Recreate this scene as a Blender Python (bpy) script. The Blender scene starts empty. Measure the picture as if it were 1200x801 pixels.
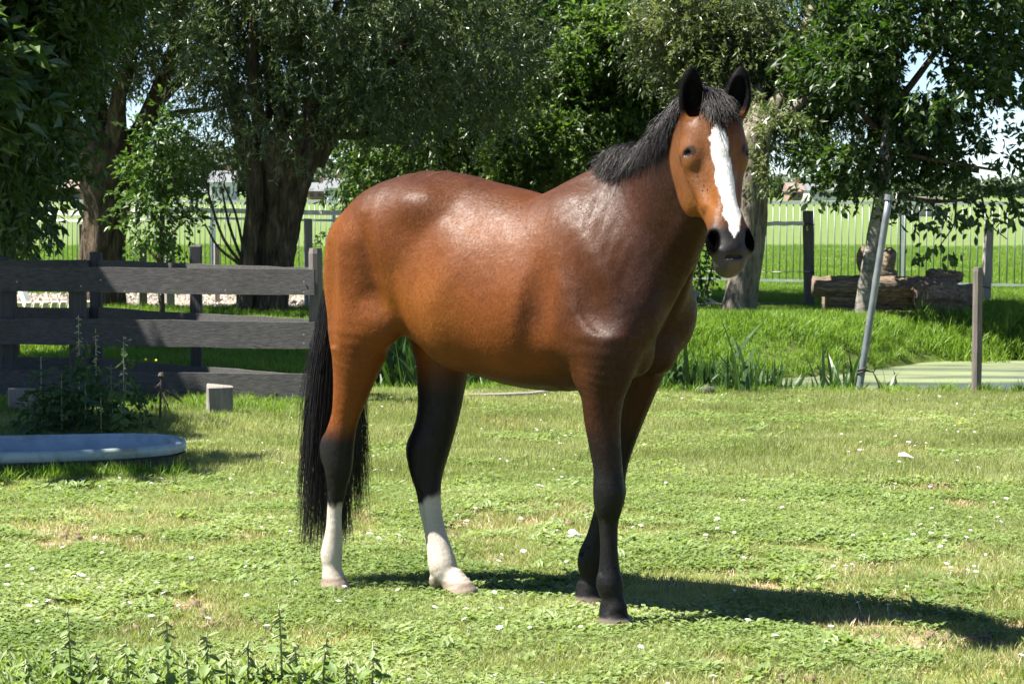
import bpy, math, random, time
import numpy as np
from mathutils import Vector, Matrix

T0 = time.time()
random.seed(7)
rng = np.random.default_rng(7)
sc = bpy.context.scene
R = math.radians

# ------------------------------------------------------------------ camera
CAM_H = 1.5
FPX = 2850.0                      # focal length in pixels of the 1200 px wide photograph
cam_d = bpy.data.cameras.new('camera')
cam_d.sensor_width = 36.0
cam_d.lens = FPX / 1200 * 36
cam_d.clip_end = 5000
cam_d.clip_start = 0.1
cam = bpy.data.objects.new('camera', cam_d)
sc.collection.objects.link(cam)
PITCH = math.atan((400.5 - 225) / FPX)
cam.location = (0, 0, CAM_H)
cam.rotation_euler = (math.pi / 2 - PITCH, 0, 0)
cam_d.dof.use_dof = True
cam_d.dof.focus_distance = 8.6
cam_d.dof.aperture_fstop = 20
sc.camera = cam

# ------------------------------------------------------------------ light
SUN_EL = R(57)
SHADOW_DIR = R(8)               # heading of the shadows on the ground, from +X
world = bpy.data.worlds.new('World')
sc.world = world
world.use_nodes = True
wn = world.node_tree
bg = wn.nodes['Background']
sky = wn.nodes.new('ShaderNodeTexSky')
sky.sky_type = 'NISHITA'
sky.sun_disc = False
sky.sun_elevation = SUN_EL
sx, sy = -math.cos(SHADOW_DIR), -math.sin(SHADOW_DIR)   # direction towards the sun
sky.sun_rotation = math.atan2(sx, sy)
sky.air_density = 0.55
sky.dust_density = 0.0
sky.ozone_density = 2.0
wn.links.new(sky.outputs[0], bg.inputs[0])
bg.inputs[1].default_value = 0.05
sun_d = bpy.data.lights.new('sun', 'SUN')
sun_d.energy = 5.0
sun_d.angle = R(0.53)
sun_d.color = (1.0, 0.95, 0.86)
sun = bpy.data.objects.new('sun', sun_d)
sc.collection.objects.link(sun)
v = Vector((sx * math.cos(SUN_EL), sy * math.cos(SUN_EL), math.sin(SUN_EL)))
sun.rotation_euler = v.to_track_quat('Z', 'Y').to_euler()

sc.view_settings.view_transform = 'Standard'
sc.view_settings.look = 'None'
sc.view_settings.exposure = 2.0
sc.view_settings.gamma = 1.0

# ------------------------------------------------------------------ helpers
C = sc.collection


def px(u, v_, D):
    """World point seen at photo pixel (u, v_) at distance D along Y."""
    a = (u - 600) / FPX
    b = (400.5 - v_) / FPX
    cp, sp = math.cos(PITCH), math.sin(PITCH)
    r = (a, cp + b * sp, -sp + b * cp)
    t = D / r[1]
    return Vector((r[0] * t, D, CAM_H + r[2] * t))


def pg(u, v_, z=0.0):
    """World point seen at photo pixel (u, v_) on the level z."""
    a = (u - 600) / FPX
    b = (400.5 - v_) / FPX
    cp, sp = math.cos(PITCH), math.sin(PITCH)
    r = (a, cp + b * sp, -sp + b * cp)
    t = (z - CAM_H) / r[2]
    return Vector((r[0] * t, r[1] * t, z))


def mesh_np(name, verts, faces, k=None, smooth=True):
    """verts (n,3), faces (m,k) int array -> mesh"""
    me = bpy.data.meshes.new(name)
    verts = np.asarray(verts, dtype=np.float32)
    faces = np.asarray(faces, dtype=np.int32)
    n, m, kk = len(verts), len(faces), faces.shape[1]
    me.vertices.add(n)
    me.vertices.foreach_set('co', verts.ravel())
    me.loops.add(m * kk)
    me.loops.foreach_set('vertex_index', faces.ravel())
    me.polygons.add(m)
    me.polygons.foreach_set('loop_start', np.arange(0, m * kk, kk, dtype=np.int32))
    me.polygons.foreach_set('loop_total', np.full(m, kk, dtype=np.int32))
    me.polygons.foreach_set('use_smooth', np.full(m, smooth, dtype=bool))
    me.update(calc_edges=True)
    me.validate()
    return me


def vcol(me, name, cols):
    a = me.color_attributes.new(name, 'FLOAT_COLOR', 'POINT')
    c = np.ones((len(me.vertices), 4), dtype=np.float32)
    c[:, :cols.shape[1]] = cols
    a.data.foreach_set('color', c.ravel())


def obj(name, me, mat=None, parent=None, loc=None, rot=None):
    o = bpy.data.objects.new(name, me)
    C.objects.link(o)
    if mat is not None and me is not None and len(me.materials) == 0:
        me.materials.append(mat)
    if parent is not None:
        o.parent = parent
    if loc is not None:
        o.location = loc
    if rot is not None:
        o.rotation_euler = rot
    return o


def tag(o, label=None, cat=None, group=None, kind=None):
    if label: o['label'] = label
    if cat: o['category'] = cat
    if group: o['group'] = group
    if kind: o['kind'] = kind
    return o


def thing(name, label, cat, loc=(0, 0, 0), rz=0, group=None):
    o = bpy.data.objects.new(name, None)
    o.empty_display_size = 0.1
    C.objects.link(o)
    o.location = loc
    o.rotation_euler = (0, 0, rz)
    return tag(o, label, cat, group)


class MB:
    """collects verts / faces (any size) for one mesh"""
    def __init__(s):
        s.v, s.f = [], []

    def add(s, vs, fs):
        b = len(s.v)
        s.v += [tuple(p) for p in vs]
        s.f += [tuple(i + b for i in f) for f in fs]

    def box(s, c, size, rz=0.0, mat=None, jitter=0.0):
        x, y, z = size[0] / 2, size[1] / 2, size[2] / 2
        vs = [Vector((a * x, b * y, d * z)) for d in (-1, 1) for b in (-1, 1) for a in (-1, 1)]
        M = mat if mat is not None else Matrix.Rotation(rz, 3, 'Z')
        vs = [M @ p + Vector(c) + Vector([random.uniform(-jitter, jitter) for _ in range(3)]) for p in vs]
        s.add(vs, [(0, 2, 3, 1), (4, 5, 7, 6), (0, 1, 5, 4), (2, 6, 7, 3), (0, 4, 6, 2), (1, 3, 7, 5)])

    def tube(s, pts, rad, n=8, cap=True, rough=0.0, lobes=None):
        pts = [Vector(p) for p in pts]
        if not hasattr(rad, '__len__'):
            rad = [rad] * len(pts)
        rings = []
        prev = None
        for i, p in enumerate(pts):
            d = (pts[min(i + 1, len(pts) - 1)] - pts[max(i - 1, 0)]).normalized()
            if prev is None:
                a = Vector((1, 0, 0)) if abs(d.x) < 0.8 else Vector((0, 1, 0))
            else:
                a = prev
            a = (a - d * a.dot(d)).normalized()
            prev = a
            b = d.cross(a)
            ring = []
            for k in range(n):
                t = 2 * math.pi * k / n
                r = rad[i]
                if lobes is not None:
                    r *= lobes(t, i / (len(pts) - 1))
                r *= 1 + random.uniform(-rough, rough)
                ring.append(p + (a * math.cos(t) + b * math.sin(t)) * r)
            rings.append(ring)
        vs = [q for r_ in rings for q in r_]
        fs = []
        for i in range(len(rings) - 1):
            for k in range(n):
                k2 = (k + 1) % n
                fs.append((i * n + k, i * n + k2, (i + 1) * n + k2, (i + 1) * n + k))
        if cap:
            fs.append(tuple(reversed(range(n))))
            fs.append(tuple(range((len(rings) - 1) * n, len(rings) * n)))
        s.add(vs, fs)

    def build(s, name, smooth=False):
        me = bpy.data.meshes.new(name)
        me.from_pydata([tuple(p) for p in s.v], [], s.f)
        me.update()
        if smooth:
            me.shade_smooth()
        return me


def bevel(o, w, seg=1, angle=True):
    m = o.modifiers.new('bevel', 'BEVEL')
    m.width = w
    m.segments = seg
    m.limit_method = 'ANGLE' if angle else 'NONE'
    return o


# ------------------------------------------------------------------ materials
def new_mat(name):
    m = bpy.data.materials.new(name)
    m.use_nodes = True
    nt = m.node_tree
    return m, nt, nt.nodes['Principled BSDF']


def N(nt, t, **kw):
    n = nt.nodes.new(t)
    for k, v_ in kw.items():
        if k.startswith('i_'):
            key = k[2:]
            key = int(key) if key.isdigit() else key.replace('_', ' ')
            n.inputs[key].default_value = v_
        else:
            setattr(n, k, v_)
    return n


def ramp(nt, src, stops):
    r = nt.nodes.new('ShaderNodeValToRGB')
    cr = r.color_ramp
    while len(cr.elements) < len(stops):
        cr.elements.new(0.5)
    for e, (p, c) in zip(cr.elements, stops):
        e.position = p
        e.color = (*c, 1) if len(c) == 3 else c
    nt.links.new(src, r.inputs[0])
    return r.outputs[0]


def noise(nt, scale, detail=4, rough=0.55, vec=None, stretch=None, coord='Object', dist=0.0):
    tc = N(nt, 'ShaderNodeTexCoord')
    src = tc.outputs[coord] if vec is None else vec
    if stretch is not None:
        mp = N(nt, 'ShaderNodeMapping')
        mp.inputs['Scale'].default_value = stretch
        nt.links.new(src, mp.inputs[0])
        src = mp.outputs[0]
    n = N(nt, 'ShaderNodeTexNoise')
    n.inputs['Scale'].default_value = scale
    n.inputs['Detail'].default_value = detail
    n.inputs['Roughness'].default_value = rough
    n.inputs['Distortion'].default_value = dist
    nt.links.new(src, n.inputs['Vector'])
    return n.outputs['Fac']


def bump(nt, b, src, strength=0.3, dist=0.01, prev=None):
    n = N(nt, 'ShaderNodeBump')
    n.inputs['Strength'].default_value = strength
    n.inputs['Distance'].default_value = dist
    nt.links.new(src, n.inputs['Height'])
    if prev is not None:
        nt.links.new(prev, n.inputs['Normal'])
    nt.links.new(n.outputs[0], b.inputs['Normal'])
    return n.outputs[0]


def mix(nt, fac, a, b, mode='MIX'):
    n = N(nt, 'ShaderNodeMix', data_type='RGBA', blend_type=mode)
    for s, x in ((0, fac), (6, a), (7, b)):
        if isinstance(x, (int, float)):
            n.inputs[s].default_value = x
        elif isinstance(x, (tuple, list)):
            n.inputs[s].default_value = (*x, 1) if len(x) == 3 else x
        else:
            nt.links.new(x, n.inputs[s])
    return n.outputs[2]


def simple(name, c1, c2=None, scale=8, rough=0.7, bumps=0.0, bscale=None, stretch=None, metallic=0.0, spec=0.5, coord='Object', contrast=(0.3, 0.7)):
    m, nt, b = new_mat(name)
    b.inputs['Roughness'].default_value = rough
    b.inputs['Metallic'].default_value = metallic
    b.inputs['Specular IOR Level'].default_value = spec
    if c2 is None:
        b.inputs['Base Color'].default_value = (*c1, 1)
    else:
        f = noise(nt, scale, stretch=stretch, coord=coord)
        nt.links.new(ramp(nt, f, [(contrast[0], c1), (contrast[1], c2)]), b.inputs['Base Color'])
    if bumps:
        f = noise(nt, bscale or scale * 4, stretch=stretch, coord=coord)
        bump(nt, b, f, bumps, 0.01)
    return m
# ================================================================== SETTING
def sstep(a, b, x):
    t = np.clip((x - a) / (b - a), 0, 1)
    return t * t * (3 - 2 * t)


_G = np.random.default_rng(11).random((64, 64))


def n2d(x, y, s):
    x = np.asarray(x, float) * s; y = np.asarray(y, float) * s
    i = np.floor(x).astype(int); j = np.floor(y).astype(int)
    f = x - i; g_ = y - j
    f = f * f * (3 - 2 * f); g_ = g_ * g_ * (3 - 2 * g_)
    a = _G[i % 64, j % 64]; b = _G[(i + 1) % 64, j % 64]; c = _G[i % 64, (j + 1) % 64]; d = _G[(i + 1) % 64, (j + 1) % 64]
    return (a * (1 - f) + b * f) * (1 - g_) + (c * (1 - f) + d * f) * g_


WATER_Z = -0.35


def bank_y(x):                       # far water edge
    return np.interp(x, [-3, 0, 1.9, 2.75, 3.4, 4.1, 4.6, 5.5, 9, 16], [22.4, 22.8, 23.4, 23.8, 24.5, 25.5, 26.1, 26.4, 26.9, 27.5])


def terr(x, y):
    x = np.asarray(x, float); y = np.asarray(y, float)
    z = 0.03 * (n2d(x, y, .45) - .5) * sstep(4, 8, y) + 0.018 * (n2d(x + 7, y, 1.7) - .5)
    z = z * (1 - sstep(30, 40, y) * .6)
    wx = sstep(-1.9, -0.9, x)
    b = bank_y(x) + .18 * (n2d(x, 0 * y, 1.3) - .5)
    near = sstep(18.05, 19.1, y + .15 * (n2d(x, y * 0, .9) - .5))
    far = sstep(b + 1.5, b - .9, y)
    z = z - 0.78 * np.minimum(near, far) * wx
    # low rise on the far bank
    z = z + 0.10 * np.exp(-((y - b - 2.6) / 1.3) ** 2) * wx
    return z


ys = np.concatenate([np.arange(2, 17, .25), np.arange(17, 29, .11), np.arange(29, 60, .5), 60 * 1.12 ** np.arange(0, 36)])
xs = np.concatenate([-14 * 1.18 ** np.arange(30, 0, -1), np.arange(-14, 14.01, .28), 14 * 1.18 ** np.arange(1, 31)])
XX, YY = np.meshgrid(xs, ys)
ZZ = terr(XX, YY)
V_ = np.stack([XX, YY, ZZ], -1).reshape(-1, 3)
nx, ny = len(xs), len(ys)
ii = np.arange(nx * ny).reshape(ny, nx)
F_ = np.stack([ii[:-1, :-1], ii[:-1, 1:], ii[1:, 1:], ii[1:, :-1]], -1).reshape(-1, 4)
gm, nt, b = new_mat('pasture_soil_and_sward')
tc = N(nt, 'ShaderNodeNewGeometry')
sep = N(nt, 'ShaderNodeSeparateXYZ'); nt.links.new(tc.outputs['Position'], sep.inputs[0])
fine = noise(nt, 26, 6, .7, vec=tc.outputs['Position'])
midn = noise(nt, 2.2, 5, .62, vec=tc.outputs['Position'])
patch = noise(nt, 1.1, 6, .68, vec=tc.outputs['Position'], dist=.6)
c_ = ramp(nt, fine, [(.30, (.075, .095, .020)), (.5, (.150, .170, .048)), (.72, (.26, .25, .10))])
soil = ramp(nt, fine, [(.3, (.16, .115, .072)), (.7, (.36, .27, .18))])
pm = ramp(nt, patch, [(.49, (0, 0, 0)), (.57, (1, 1, 1))])
c_ = mix(nt, pm, c_, soil)
farc = ramp(nt, midn, [(.3, (.085, .125, .034)), (.7, (.120, .165, .052))])
mr = N(nt, 'ShaderNodeMapRange'); mr.inputs[1].default_value = 30; mr.inputs[2].default_value = 42
nt.links.new(sep.outputs[1], mr.inputs[0])
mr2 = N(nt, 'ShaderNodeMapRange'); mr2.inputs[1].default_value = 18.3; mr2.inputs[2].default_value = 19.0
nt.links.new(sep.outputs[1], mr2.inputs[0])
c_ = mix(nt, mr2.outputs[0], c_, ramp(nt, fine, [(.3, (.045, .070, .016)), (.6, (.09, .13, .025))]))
c_ = mix(nt, mr.outputs[0], c_, farc)
nt.links.new(c_, b.inputs['Base Color'])
b.inputs['Roughness'].default_value = .95
b.inputs['Specular IOR Level'].default_value = .1
bump(nt, b, fine, .5, .03)
ground_me = mesh_np('pasture_ground', V_, F_)
tag(obj('pasture_ground', ground_me, gm), kind='structure')

# pond
wm, nt, b = new_mat('duckweed_water')
pos = N(nt, 'ShaderNodeNewGeometry').outputs['Position']
s1 = noise(nt, 1.1, 5, .6, vec=pos, stretch=(.35, 1.6, 1))
s2 = noise(nt, 60, 3, .6, vec=pos)
weed = ramp(nt, s2, [(.3, (.12, .145, .060)), (.7, (.21, .235, .115))])
nt.links.new(mix(nt, ramp(nt, s1, [(.36, (1, 1, 1)), (.58, (.12, .12, .12))]), (.05, .065, .05), weed), b.inputs['Base Color'])
rr = N(nt, 'ShaderNodeMapRange'); rr.inputs[1].default_value = .42; rr.inputs[2].default_value = .60; rr.inputs[3].default_value = .62; rr.inputs[4].default_value = .22
nt.links.new(s1, rr.inputs[0]); nt.links.new(rr.outputs[0], b.inputs['Roughness'])
bump(nt, b, s2, .12, .004)
me = bpy.data.meshes.new('pond_water')
me.from_pydata([(-2.6, 17.9, WATER_Z), (14, 17.9, WATER_Z), (14, 29.5, WATER_Z), (-2.6, 29.5, WATER_Z)], [], [(0, 1, 2, 3)])
tag(obj('pond_water', me, wm), kind='structure')

# gravel path between the paddock and the railing
pmz, nt, b = new_mat('rubble_path')
pos = N(nt, 'ShaderNodeNewGeometry').outputs['Position']
vo = N(nt, 'ShaderNodeTexVoronoi'); vo.inputs['Scale'].default_value = 9; nt.links.new(pos, vo.inputs['Vector'])
f = noise(nt, 20, 5, .7, vec=pos)
c_ = ramp(nt, f, [(.3, (.13, .105, .09)), (.7, (.30, .255, .22))])
nt.links.new(c_, b.inputs['Base Color']); b.inputs['Roughness'].default_value = .95
bump(nt, b, vo.outputs['Distance'], .6, .04)
xs2 = np.arange(-16, 2.2, .2); ys2 = np.linspace(0, 1, 12)
PX, PY = np.meshgrid(xs2, ys2)
y0 = 31.2 + .25 * np.sin(PX * .8) + 4 * np.maximum(0, (PX - 1.6)); y1 = 34.9 + .3 * np.sin(PX * .6 + 1)
PYY = y0 + (y1 - y0) * PY
PZ = terr(PX, PYY) + .012 + .05 * np.sin(PY * math.pi) * n2d(PX, PYY, 3)
V_ = np.stack([PX, PYY, PZ], -1).reshape(-1, 3)
a_, b2_ = PX.shape[1], PX.shape[0]
ii = np.arange(a_ * b2_).reshape(b2_, a_)
F_ = np.stack([ii[:-1, :-1], ii[:-1, 1:], ii[1:, 1:], ii[1:, :-1]], -1).reshape(-1, 4)
tag(obj('rubble_path', mesh_np('rubble_path', V_, F_), pmz), kind='structure')

# rubble stones on it
r_ = np.random.default_rng(21)
mb_v, mb_f = [], []
nst = 5200
sx_ = r_.uniform(-9, 2, nst); sy_ = r_.uniform(31.3, 34.8, nst)
oc = np.array([(1, 0, 0), (0, 1, 0), (-1, 0, 0), (0, -1, 0), (0, 0, 1), (.6, .6, .65)], float)
of = np.array([(0, 1, 5), (5, 1, 4), (5, 4, 0), (1, 2, 4), (2, 3, 4), (3, 0, 4)])
sz = r_.uniform(.02, .065, nst)
ang = r_.uniform(0, 6.28, nst)
ca, sa = np.cos(ang), np.sin(ang)
o_ = oc[None] * (sz[:, None, None] * r_.uniform(.6, 1.3, (nst, 6, 3)))
vx = o_[..., 0] * ca[:, None] - o_[..., 1] * sa[:, None] + sx_[:, None]
vy = o_[..., 0] * sa[:, None] + o_[..., 1] * ca[:, None] + sy_[:, None]
vz = o_[..., 2] * .8 + terr(sx_, sy_)[:, None] + .02
V_ = np.stack([vx, vy, vz], -1).reshape(-1, 3)
F_ = (of[None] + (np.arange(nst) * 6)[:, None, None]).reshape(-1, 3)
stm, nt, b = new_mat('rubble_stone')
f = noise(nt, 3, 4, .7)
nt.links.new(ramp(nt, f, [(.3, (.12, .10, .085)), (.55, (.28, .24, .205)), (.8, (.42, .37, .325))]), b.inputs['Base Color'])
b.inputs['Roughness'].default_value = .9
tag(obj('rubble', mesh_np('rubble', V_, F_, smooth=False), stm), label='broken pinkish grey rubble strewn along the path behind the black fence', kind='stuff')

# ------------------------------------------------------------------ far land
r_ = np.random.default_rng(31)


def leafmesh(name, cen, dirs, nor, L, W, fold=.25):
    """diamond leaves: one folded quad each"""
    n = len(cen)
    d = dirs / (np.linalg.norm(dirs, axis=1)[:, None] + 1e-9)
    s = np.cross(d, nor); s /= np.linalg.norm(s, axis=1)[:, None] + 1e-9
    nn = np.cross(s, d)
    L = np.broadcast_to(L, (n,))[:, None]; W = np.broadcast_to(W, (n,))[:, None]
    A = cen
    B = cen + d * L * .45 + s * W * .5 + nn * W * fold
    Cc = cen + d * L
    D_ = cen + d * L * .45 - s * W * .5 + nn * W * fold
    V = np.stack([A, B, Cc, D_], 1).reshape(-1, 3)
    F = np.arange(n * 4).reshape(n, 4)
    return mesh_np(name, V, F, smooth=False)


def leaf_mat(name, c1, c2, c3=None, rough=.45, trans=.35, tcol=None, spec=.5, scale=1.3):
    m, nt, b = new_mat(name)
    pos = N(nt, 'ShaderNodeNewGeometry').outputs['Position']
    f = noise(nt, scale, 4, .7, vec=pos)
    f2 = noise(nt, 23, 2, .5, vec=pos)
    a = N(nt, 'ShaderNodeMath', operation='MULTIPLY_ADD'); a.inputs[1].default_value = .55
    nt.links.new(f2, a.inputs[0])
    a2 = N(nt, 'ShaderNodeMath', operation='MULTIPLY'); a2.inputs[1].default_value = .5
    nt.links.new(f, a2.inputs[0]); nt.links.new(a2.outputs[0], a.inputs[2])
    st = [(.40, c1), (.56, c2)] + ([(.66, c3)] if c3 else [])
    col = ramp(nt, a.outputs[0], st)
    nt.links.new(col, b.inputs['Base Color'])
    b.inputs['Roughness'].default_value = rough
    b.inputs['Specular IOR Level'].default_value = spec
    tr = N(nt, 'ShaderNodeBsdfTranslucent')
    tm = mix(nt, 1.0, col, tcol or (1.5, 1.7, .7), 'MULTIPLY')
    nt.links.new(tm, tr.inputs[0])
    ms = N(nt, 'ShaderNodeMixShader'); ms.inputs[0].default_value = trans
    nt.links.new(b.outputs[0], ms.inputs[1]); nt.links.new(tr.outputs[0], ms.inputs[2])
    nt.links.new(ms.outputs[0], nt.nodes['Material Output'].inputs[0])
    return m


FARLEAF = leaf_mat('far_tree_leaves', (.030, .050, .022), (.055, .085, .030), rough=.7, trans=.15, scale=.05)
cen = []
xx = -230
while xx < 230:
    h = 5 + 9 * n2d(xx, 0, .02) + 4 * r_.random()
    h *= .55 if xx > 40 else 1.0
    yy = 620 + 60 * n2d(xx, 3, .03)
    w = r_.uniform(5, 10)
    k = int(h * w * 9)
    u = r_.normal(size=(k, 3)); u /= np.linalg.norm(u, axis=1)[:, None]
    u *= r_.random((k, 1)) ** .33
    c = u * np.array([w, w * .6, h * .55]) + np.array([xx, yy, h * .5])
    cen.append(c)
    xx += w * .8
cen = np.vstack(cen); cen = cen[cen[:, 2] > 0]
k = len(cen)
me = leafmesh('far_treeline', cen, r_.normal(size=(k, 3)), r_.normal(size=(k, 3)), r_.uniform(.9, 1.9, k), r_.uniform(.7, 1.3, k))
tag(obj('far_treeline', me, FARLEAF), label='hazy blue green line of far trees along the horizon', kind='stuff')
print('far trees', k)

wallw = simple('white_render', (.62, .62, .60), (.72, .71, .69), 3, .8)
brick = simple('red_brick_far', (.20, .12, .095), (.26, .16, .125), 4, .85)
roofr = simple('orange_tile_roof', (.15, .105, .09), (.20, .14, .12), 3, .8)
roofg = simple('grey_slate_roof', (.10, .11, .12), (.15, .16, .17), 3, .7)
glassm = simple('window_glass_far', (.03, .035, .04), rough=.15)


def house(name, u, v0, v1, D, wpx, depth, wallm, roofm, label, roof_h=.45, wins=3, axis='x'):
    """v0 top, v1 ground line on the picture"""
    c = px(u, v1, D)
    s = D / FPX
    w = wpx * s
    ht = max((v1 - v0) * s, 3.0)
    wh = ht * (1 - roof_h)
    t = thing(name, label, 'house', (c.x, D, 0))
    m = MB(); m.box((0, 0, wh / 2), (w, depth, wh)); obj('wall', m.build('wall'), wallm, t)
    m = MB()
    e = .4
    x, y = w / 2 + e, depth / 2 + e
    m.add([(-x, -y, wh), (x, -y, wh), (x, y, wh), (-x, y, wh), (-x, 0, ht), (x, 0, ht)], [(0, 1, 5, 4), (2, 3, 4, 5), (0, 4, 3), (1, 2, 5), (3, 2, 1, 0)])
    ro = obj('roof', m.build('roof'), roofm, t)
    m = MB(); m.box((w * .25, 0, ht + .3), (.7, .7, 1.4)); obj('chimney', m.build('chimney'), brick, ro)
    for i in range(wins):
        m = MB(); m.box((0, 0, 0), (w / wins * .45, .1, wh * .4))
        obj('window', m.build('window'), glassm, t, loc=((i + .5 - wins / 2) * w / wins, -depth / 2 - .04, wh * .55))
    return t


house('farmhouse', 930, 211, 232, 430, 15, 8, brick, roofr, 'small red brick house on the horizon just right of the sunlit willow trunk', .5, 2)
house('farmhouse', 962, 219, 232, 440, 34, 9, wallw, roofg, 'low pale farmhouse on the horizon under the walnut branches', .4, 4)
house('farmhouse', 262, 196, 230, 470, 26, 8, wallw, roofg, 'white house on the horizon between the two big pollard willows', .4, 3)
house('farmhouse', 392, 205, 231, 450, 20, 8, wallw, roofg, 'white house on the horizon beside the right edge of the thick pollard trunk', .45, 2)
house('farmhouse', 372, 211, 231, 480, 18, 8, brick, roofg, 'grey roofed brick house on the horizon behind the weathered post', .5, 2)
house('farmhouse', 92, 203, 231, 420, 36, 9, brick, roofr, 'long orange roofed farmhouse on the horizon left of the first pollard trunk', .5, 4)
m = MB()
c = px(1068, 240, 150)
t = thing('field_shelter', 'low sand coloured field shelter out in the meadow under the walnut branches', 'shed', (c.x, 150, 0))
m.box((0, 0, .55), (3.2, 2.2, 1.1)); obj('wall', m.build('wall'), simple('sandy_boards', (.40, .33, .25), (.5, .43, .34), 3, .9), t)
m = MB(); m.box((0, -.1, 1.16), (3.6, 2.7, .10)); obj('roof', m.build('roof'), simple('pale_roof_sheet', (.42, .36, .33), (.5, .42, .38), 3, .7), t)

# ------------------------------------------------------------------ metal railing
galv = simple('galvanised_steel', (.14, .175, .17), (.21, .245, .235), 5, .5, metallic=.15)
L0, L1 = Vector((-12.5, 48.9, 0)), Vector((9.5, 35.8, 0))
rt = thing('metal_railing', 'pale galvanised metal railing of thin upright bars across the meadow behind the trees', 'railing', L0)
dd = (L1 - L0); LL = dd.length; dn = dd.normalized(); ra = math.atan2(dn.y, dn.x)
rt.rotation_euler = (0, 0, ra)
RTOP = 1.33
barm = MB(); barm.tube([(0, 0, .08), (0, 0, RTOP - .02)], .0105, 6); barme = barm.build('bar', True)
nb = 0
xq = 0.06
while xq < LL:
    pos_w = L0 + dn * xq
    u_ = 600 + FPX * pos_w.x / pos_w.y
    if -60 < u_ < 1260:
        nb += 1
        obj('bar', barme, galv, rt, loc=(xq, 0, 0))
    xq += .118
print('bars', nb)
for k_ in range(9):
    m = MB(); m.box((0, 0, RTOP), (2.69, .045, .05)); obj('top_rail', m.build('top_rail'), galv, rt, loc=(2.7 * k_ + 1.35, 0, 0))
    m = MB(); m.box((0, 0, .09), (2.69, .04, .035)); obj('bottom_rail', m.build('bottom_rail'), galv, rt, loc=(2.7 * k_ + 1.35, 0, 0))
    m = MB(); m.box((0, .05, .66), (.09, .05, 1.36)); obj('post', m.build('post'), galv, rt, loc=(2.7 * k_, 0, 0))
# ================================================================== BLACK PADDOCK FENCE
def wood_mat(name, c1, c2, grain=(2.0, 30, 30), rough=.75, bumps=.35, scale=2.5):
    m, nt, b = new_mat(name)
    f = noise(nt, scale, 6, .65, stretch=grain, coord='Object', dist=.4)
    f2 = noise(nt, 5, 4, .6)
    c = ramp(nt, f, [(.32, c1), (.68, c2)])
    c = mix(nt, .5, c, ramp(nt, f2, [(.3, (.62, .62, .62)), (.7, (1.15, 1.15, 1.15))]), 'MULTIPLY')
    nt.links.new(c, b.inputs['Base Color'])
    b.inputs['Roughness'].default_value = rough
    bump(nt, b, f, bumps, .006)
    return m


blackw = wood_mat('black_stained_board', (.026, .025, .025), (.078, .074, .071))
blackv = wood_mat('black_stained_post', (.028, .027, .027), (.065, .062, .060), grain=(30, 30, 2.0))
greyv = wood_mat('weathered_grey_post', (.20, .175, .15), (.36, .33, .29), grain=(30, 30, 2.0))
darkpost = wood_mat('weathered_dark_post', (.07, .06, .052), (.15, .13, .115), grain=(30, 30, 2.0))


def board(a, b, z0, z1, th=.035, sag=0.0, seg=14, rough=.003):
    """board standing on edge from a to b (plan points)"""
    a, b = Vector(a), Vector(b)
    d = b - a; L = d.length; n = Vector((-d.y, d.x, 0)).normalized()
    m = MB(); vs = []; fs = []
    ph = random.uniform(0, 6)
    for i in range(seg + 1):
        t = i / seg
        p = a.lerp(b, t)
        s = -sag * math.sin(math.pi * t) + rough * math.sin(ph + t * 7)
        wv = rough * math.sin(ph * 2 + t * 5) * 2
        e1, e2 = random.uniform(-rough, rough), random.uniform(-rough, rough)
        for (zz, nn) in ((z0 + e1, -1), (z0 + e1, 1), (z1 + e2, 1), (z1 + e2, -1)):
            vs.append((p.x + n.x * (nn * th / 2 + wv), p.y + n.y * (nn * th / 2 + wv), zz + s))
    for i in range(seg):
        for k in range(4):
            k2 = (k + 1) % 4
            fs.append((i * 4 + k, (i + 1) * 4 + k, (i + 1) * 4 + k2, i * 4 + k2))
    fs.append((0, 1, 2, 3)); fs.append((seg * 4 + 3, seg * 4 + 2, seg * 4 + 1, seg * 4))
    m.add(vs, fs)
    return m.build('board')


def post(p, r, h, mat, par, shape='square', name='post', sink=.1, lean=(0, 0), rz=0.0, n=10):
    m = MB()
    if shape == 'square':
        vs = []
        ns = 5
        for i in range(ns + 1):
            t = i / ns
            z = -sink + (h + sink) * t
            k = r * (1 + random.uniform(-.04, .04))
            for a, b in ((-1, -1), (1, -1), (1, 1), (-1, 1)):
                vs.append((a * k + lean[0] * t, b * k + lean[1] * t, z + (random.uniform(-.006, .006) if i == ns else 0)))
        fs = [(i * 4 + k, i * 4 + (k + 1) % 4, (i + 1) * 4 + (k + 1) % 4, (i + 1) * 4 + k) for i in range(ns) for k in range(4)]
        fs += [(3, 2, 1, 0), tuple(ns * 4 + q for q in range(4))]
        m.add(vs, fs)
    else:
        m.tube([(lean[0] * t, lean[1] * t, -sink + (h + sink) * t) for t in (0, .2, .4, .6, .8, .97, 1)], [r * 1.03, r, r * 1.02, r * .98, r, r * .98, r * .85], n, rough=.05)
    o = obj(name, m.build(name, False), mat, par, loc=p, rot=(0, 0, rz))
    if shape == 'square':
        bevel(o, .006)
    return o


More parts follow.
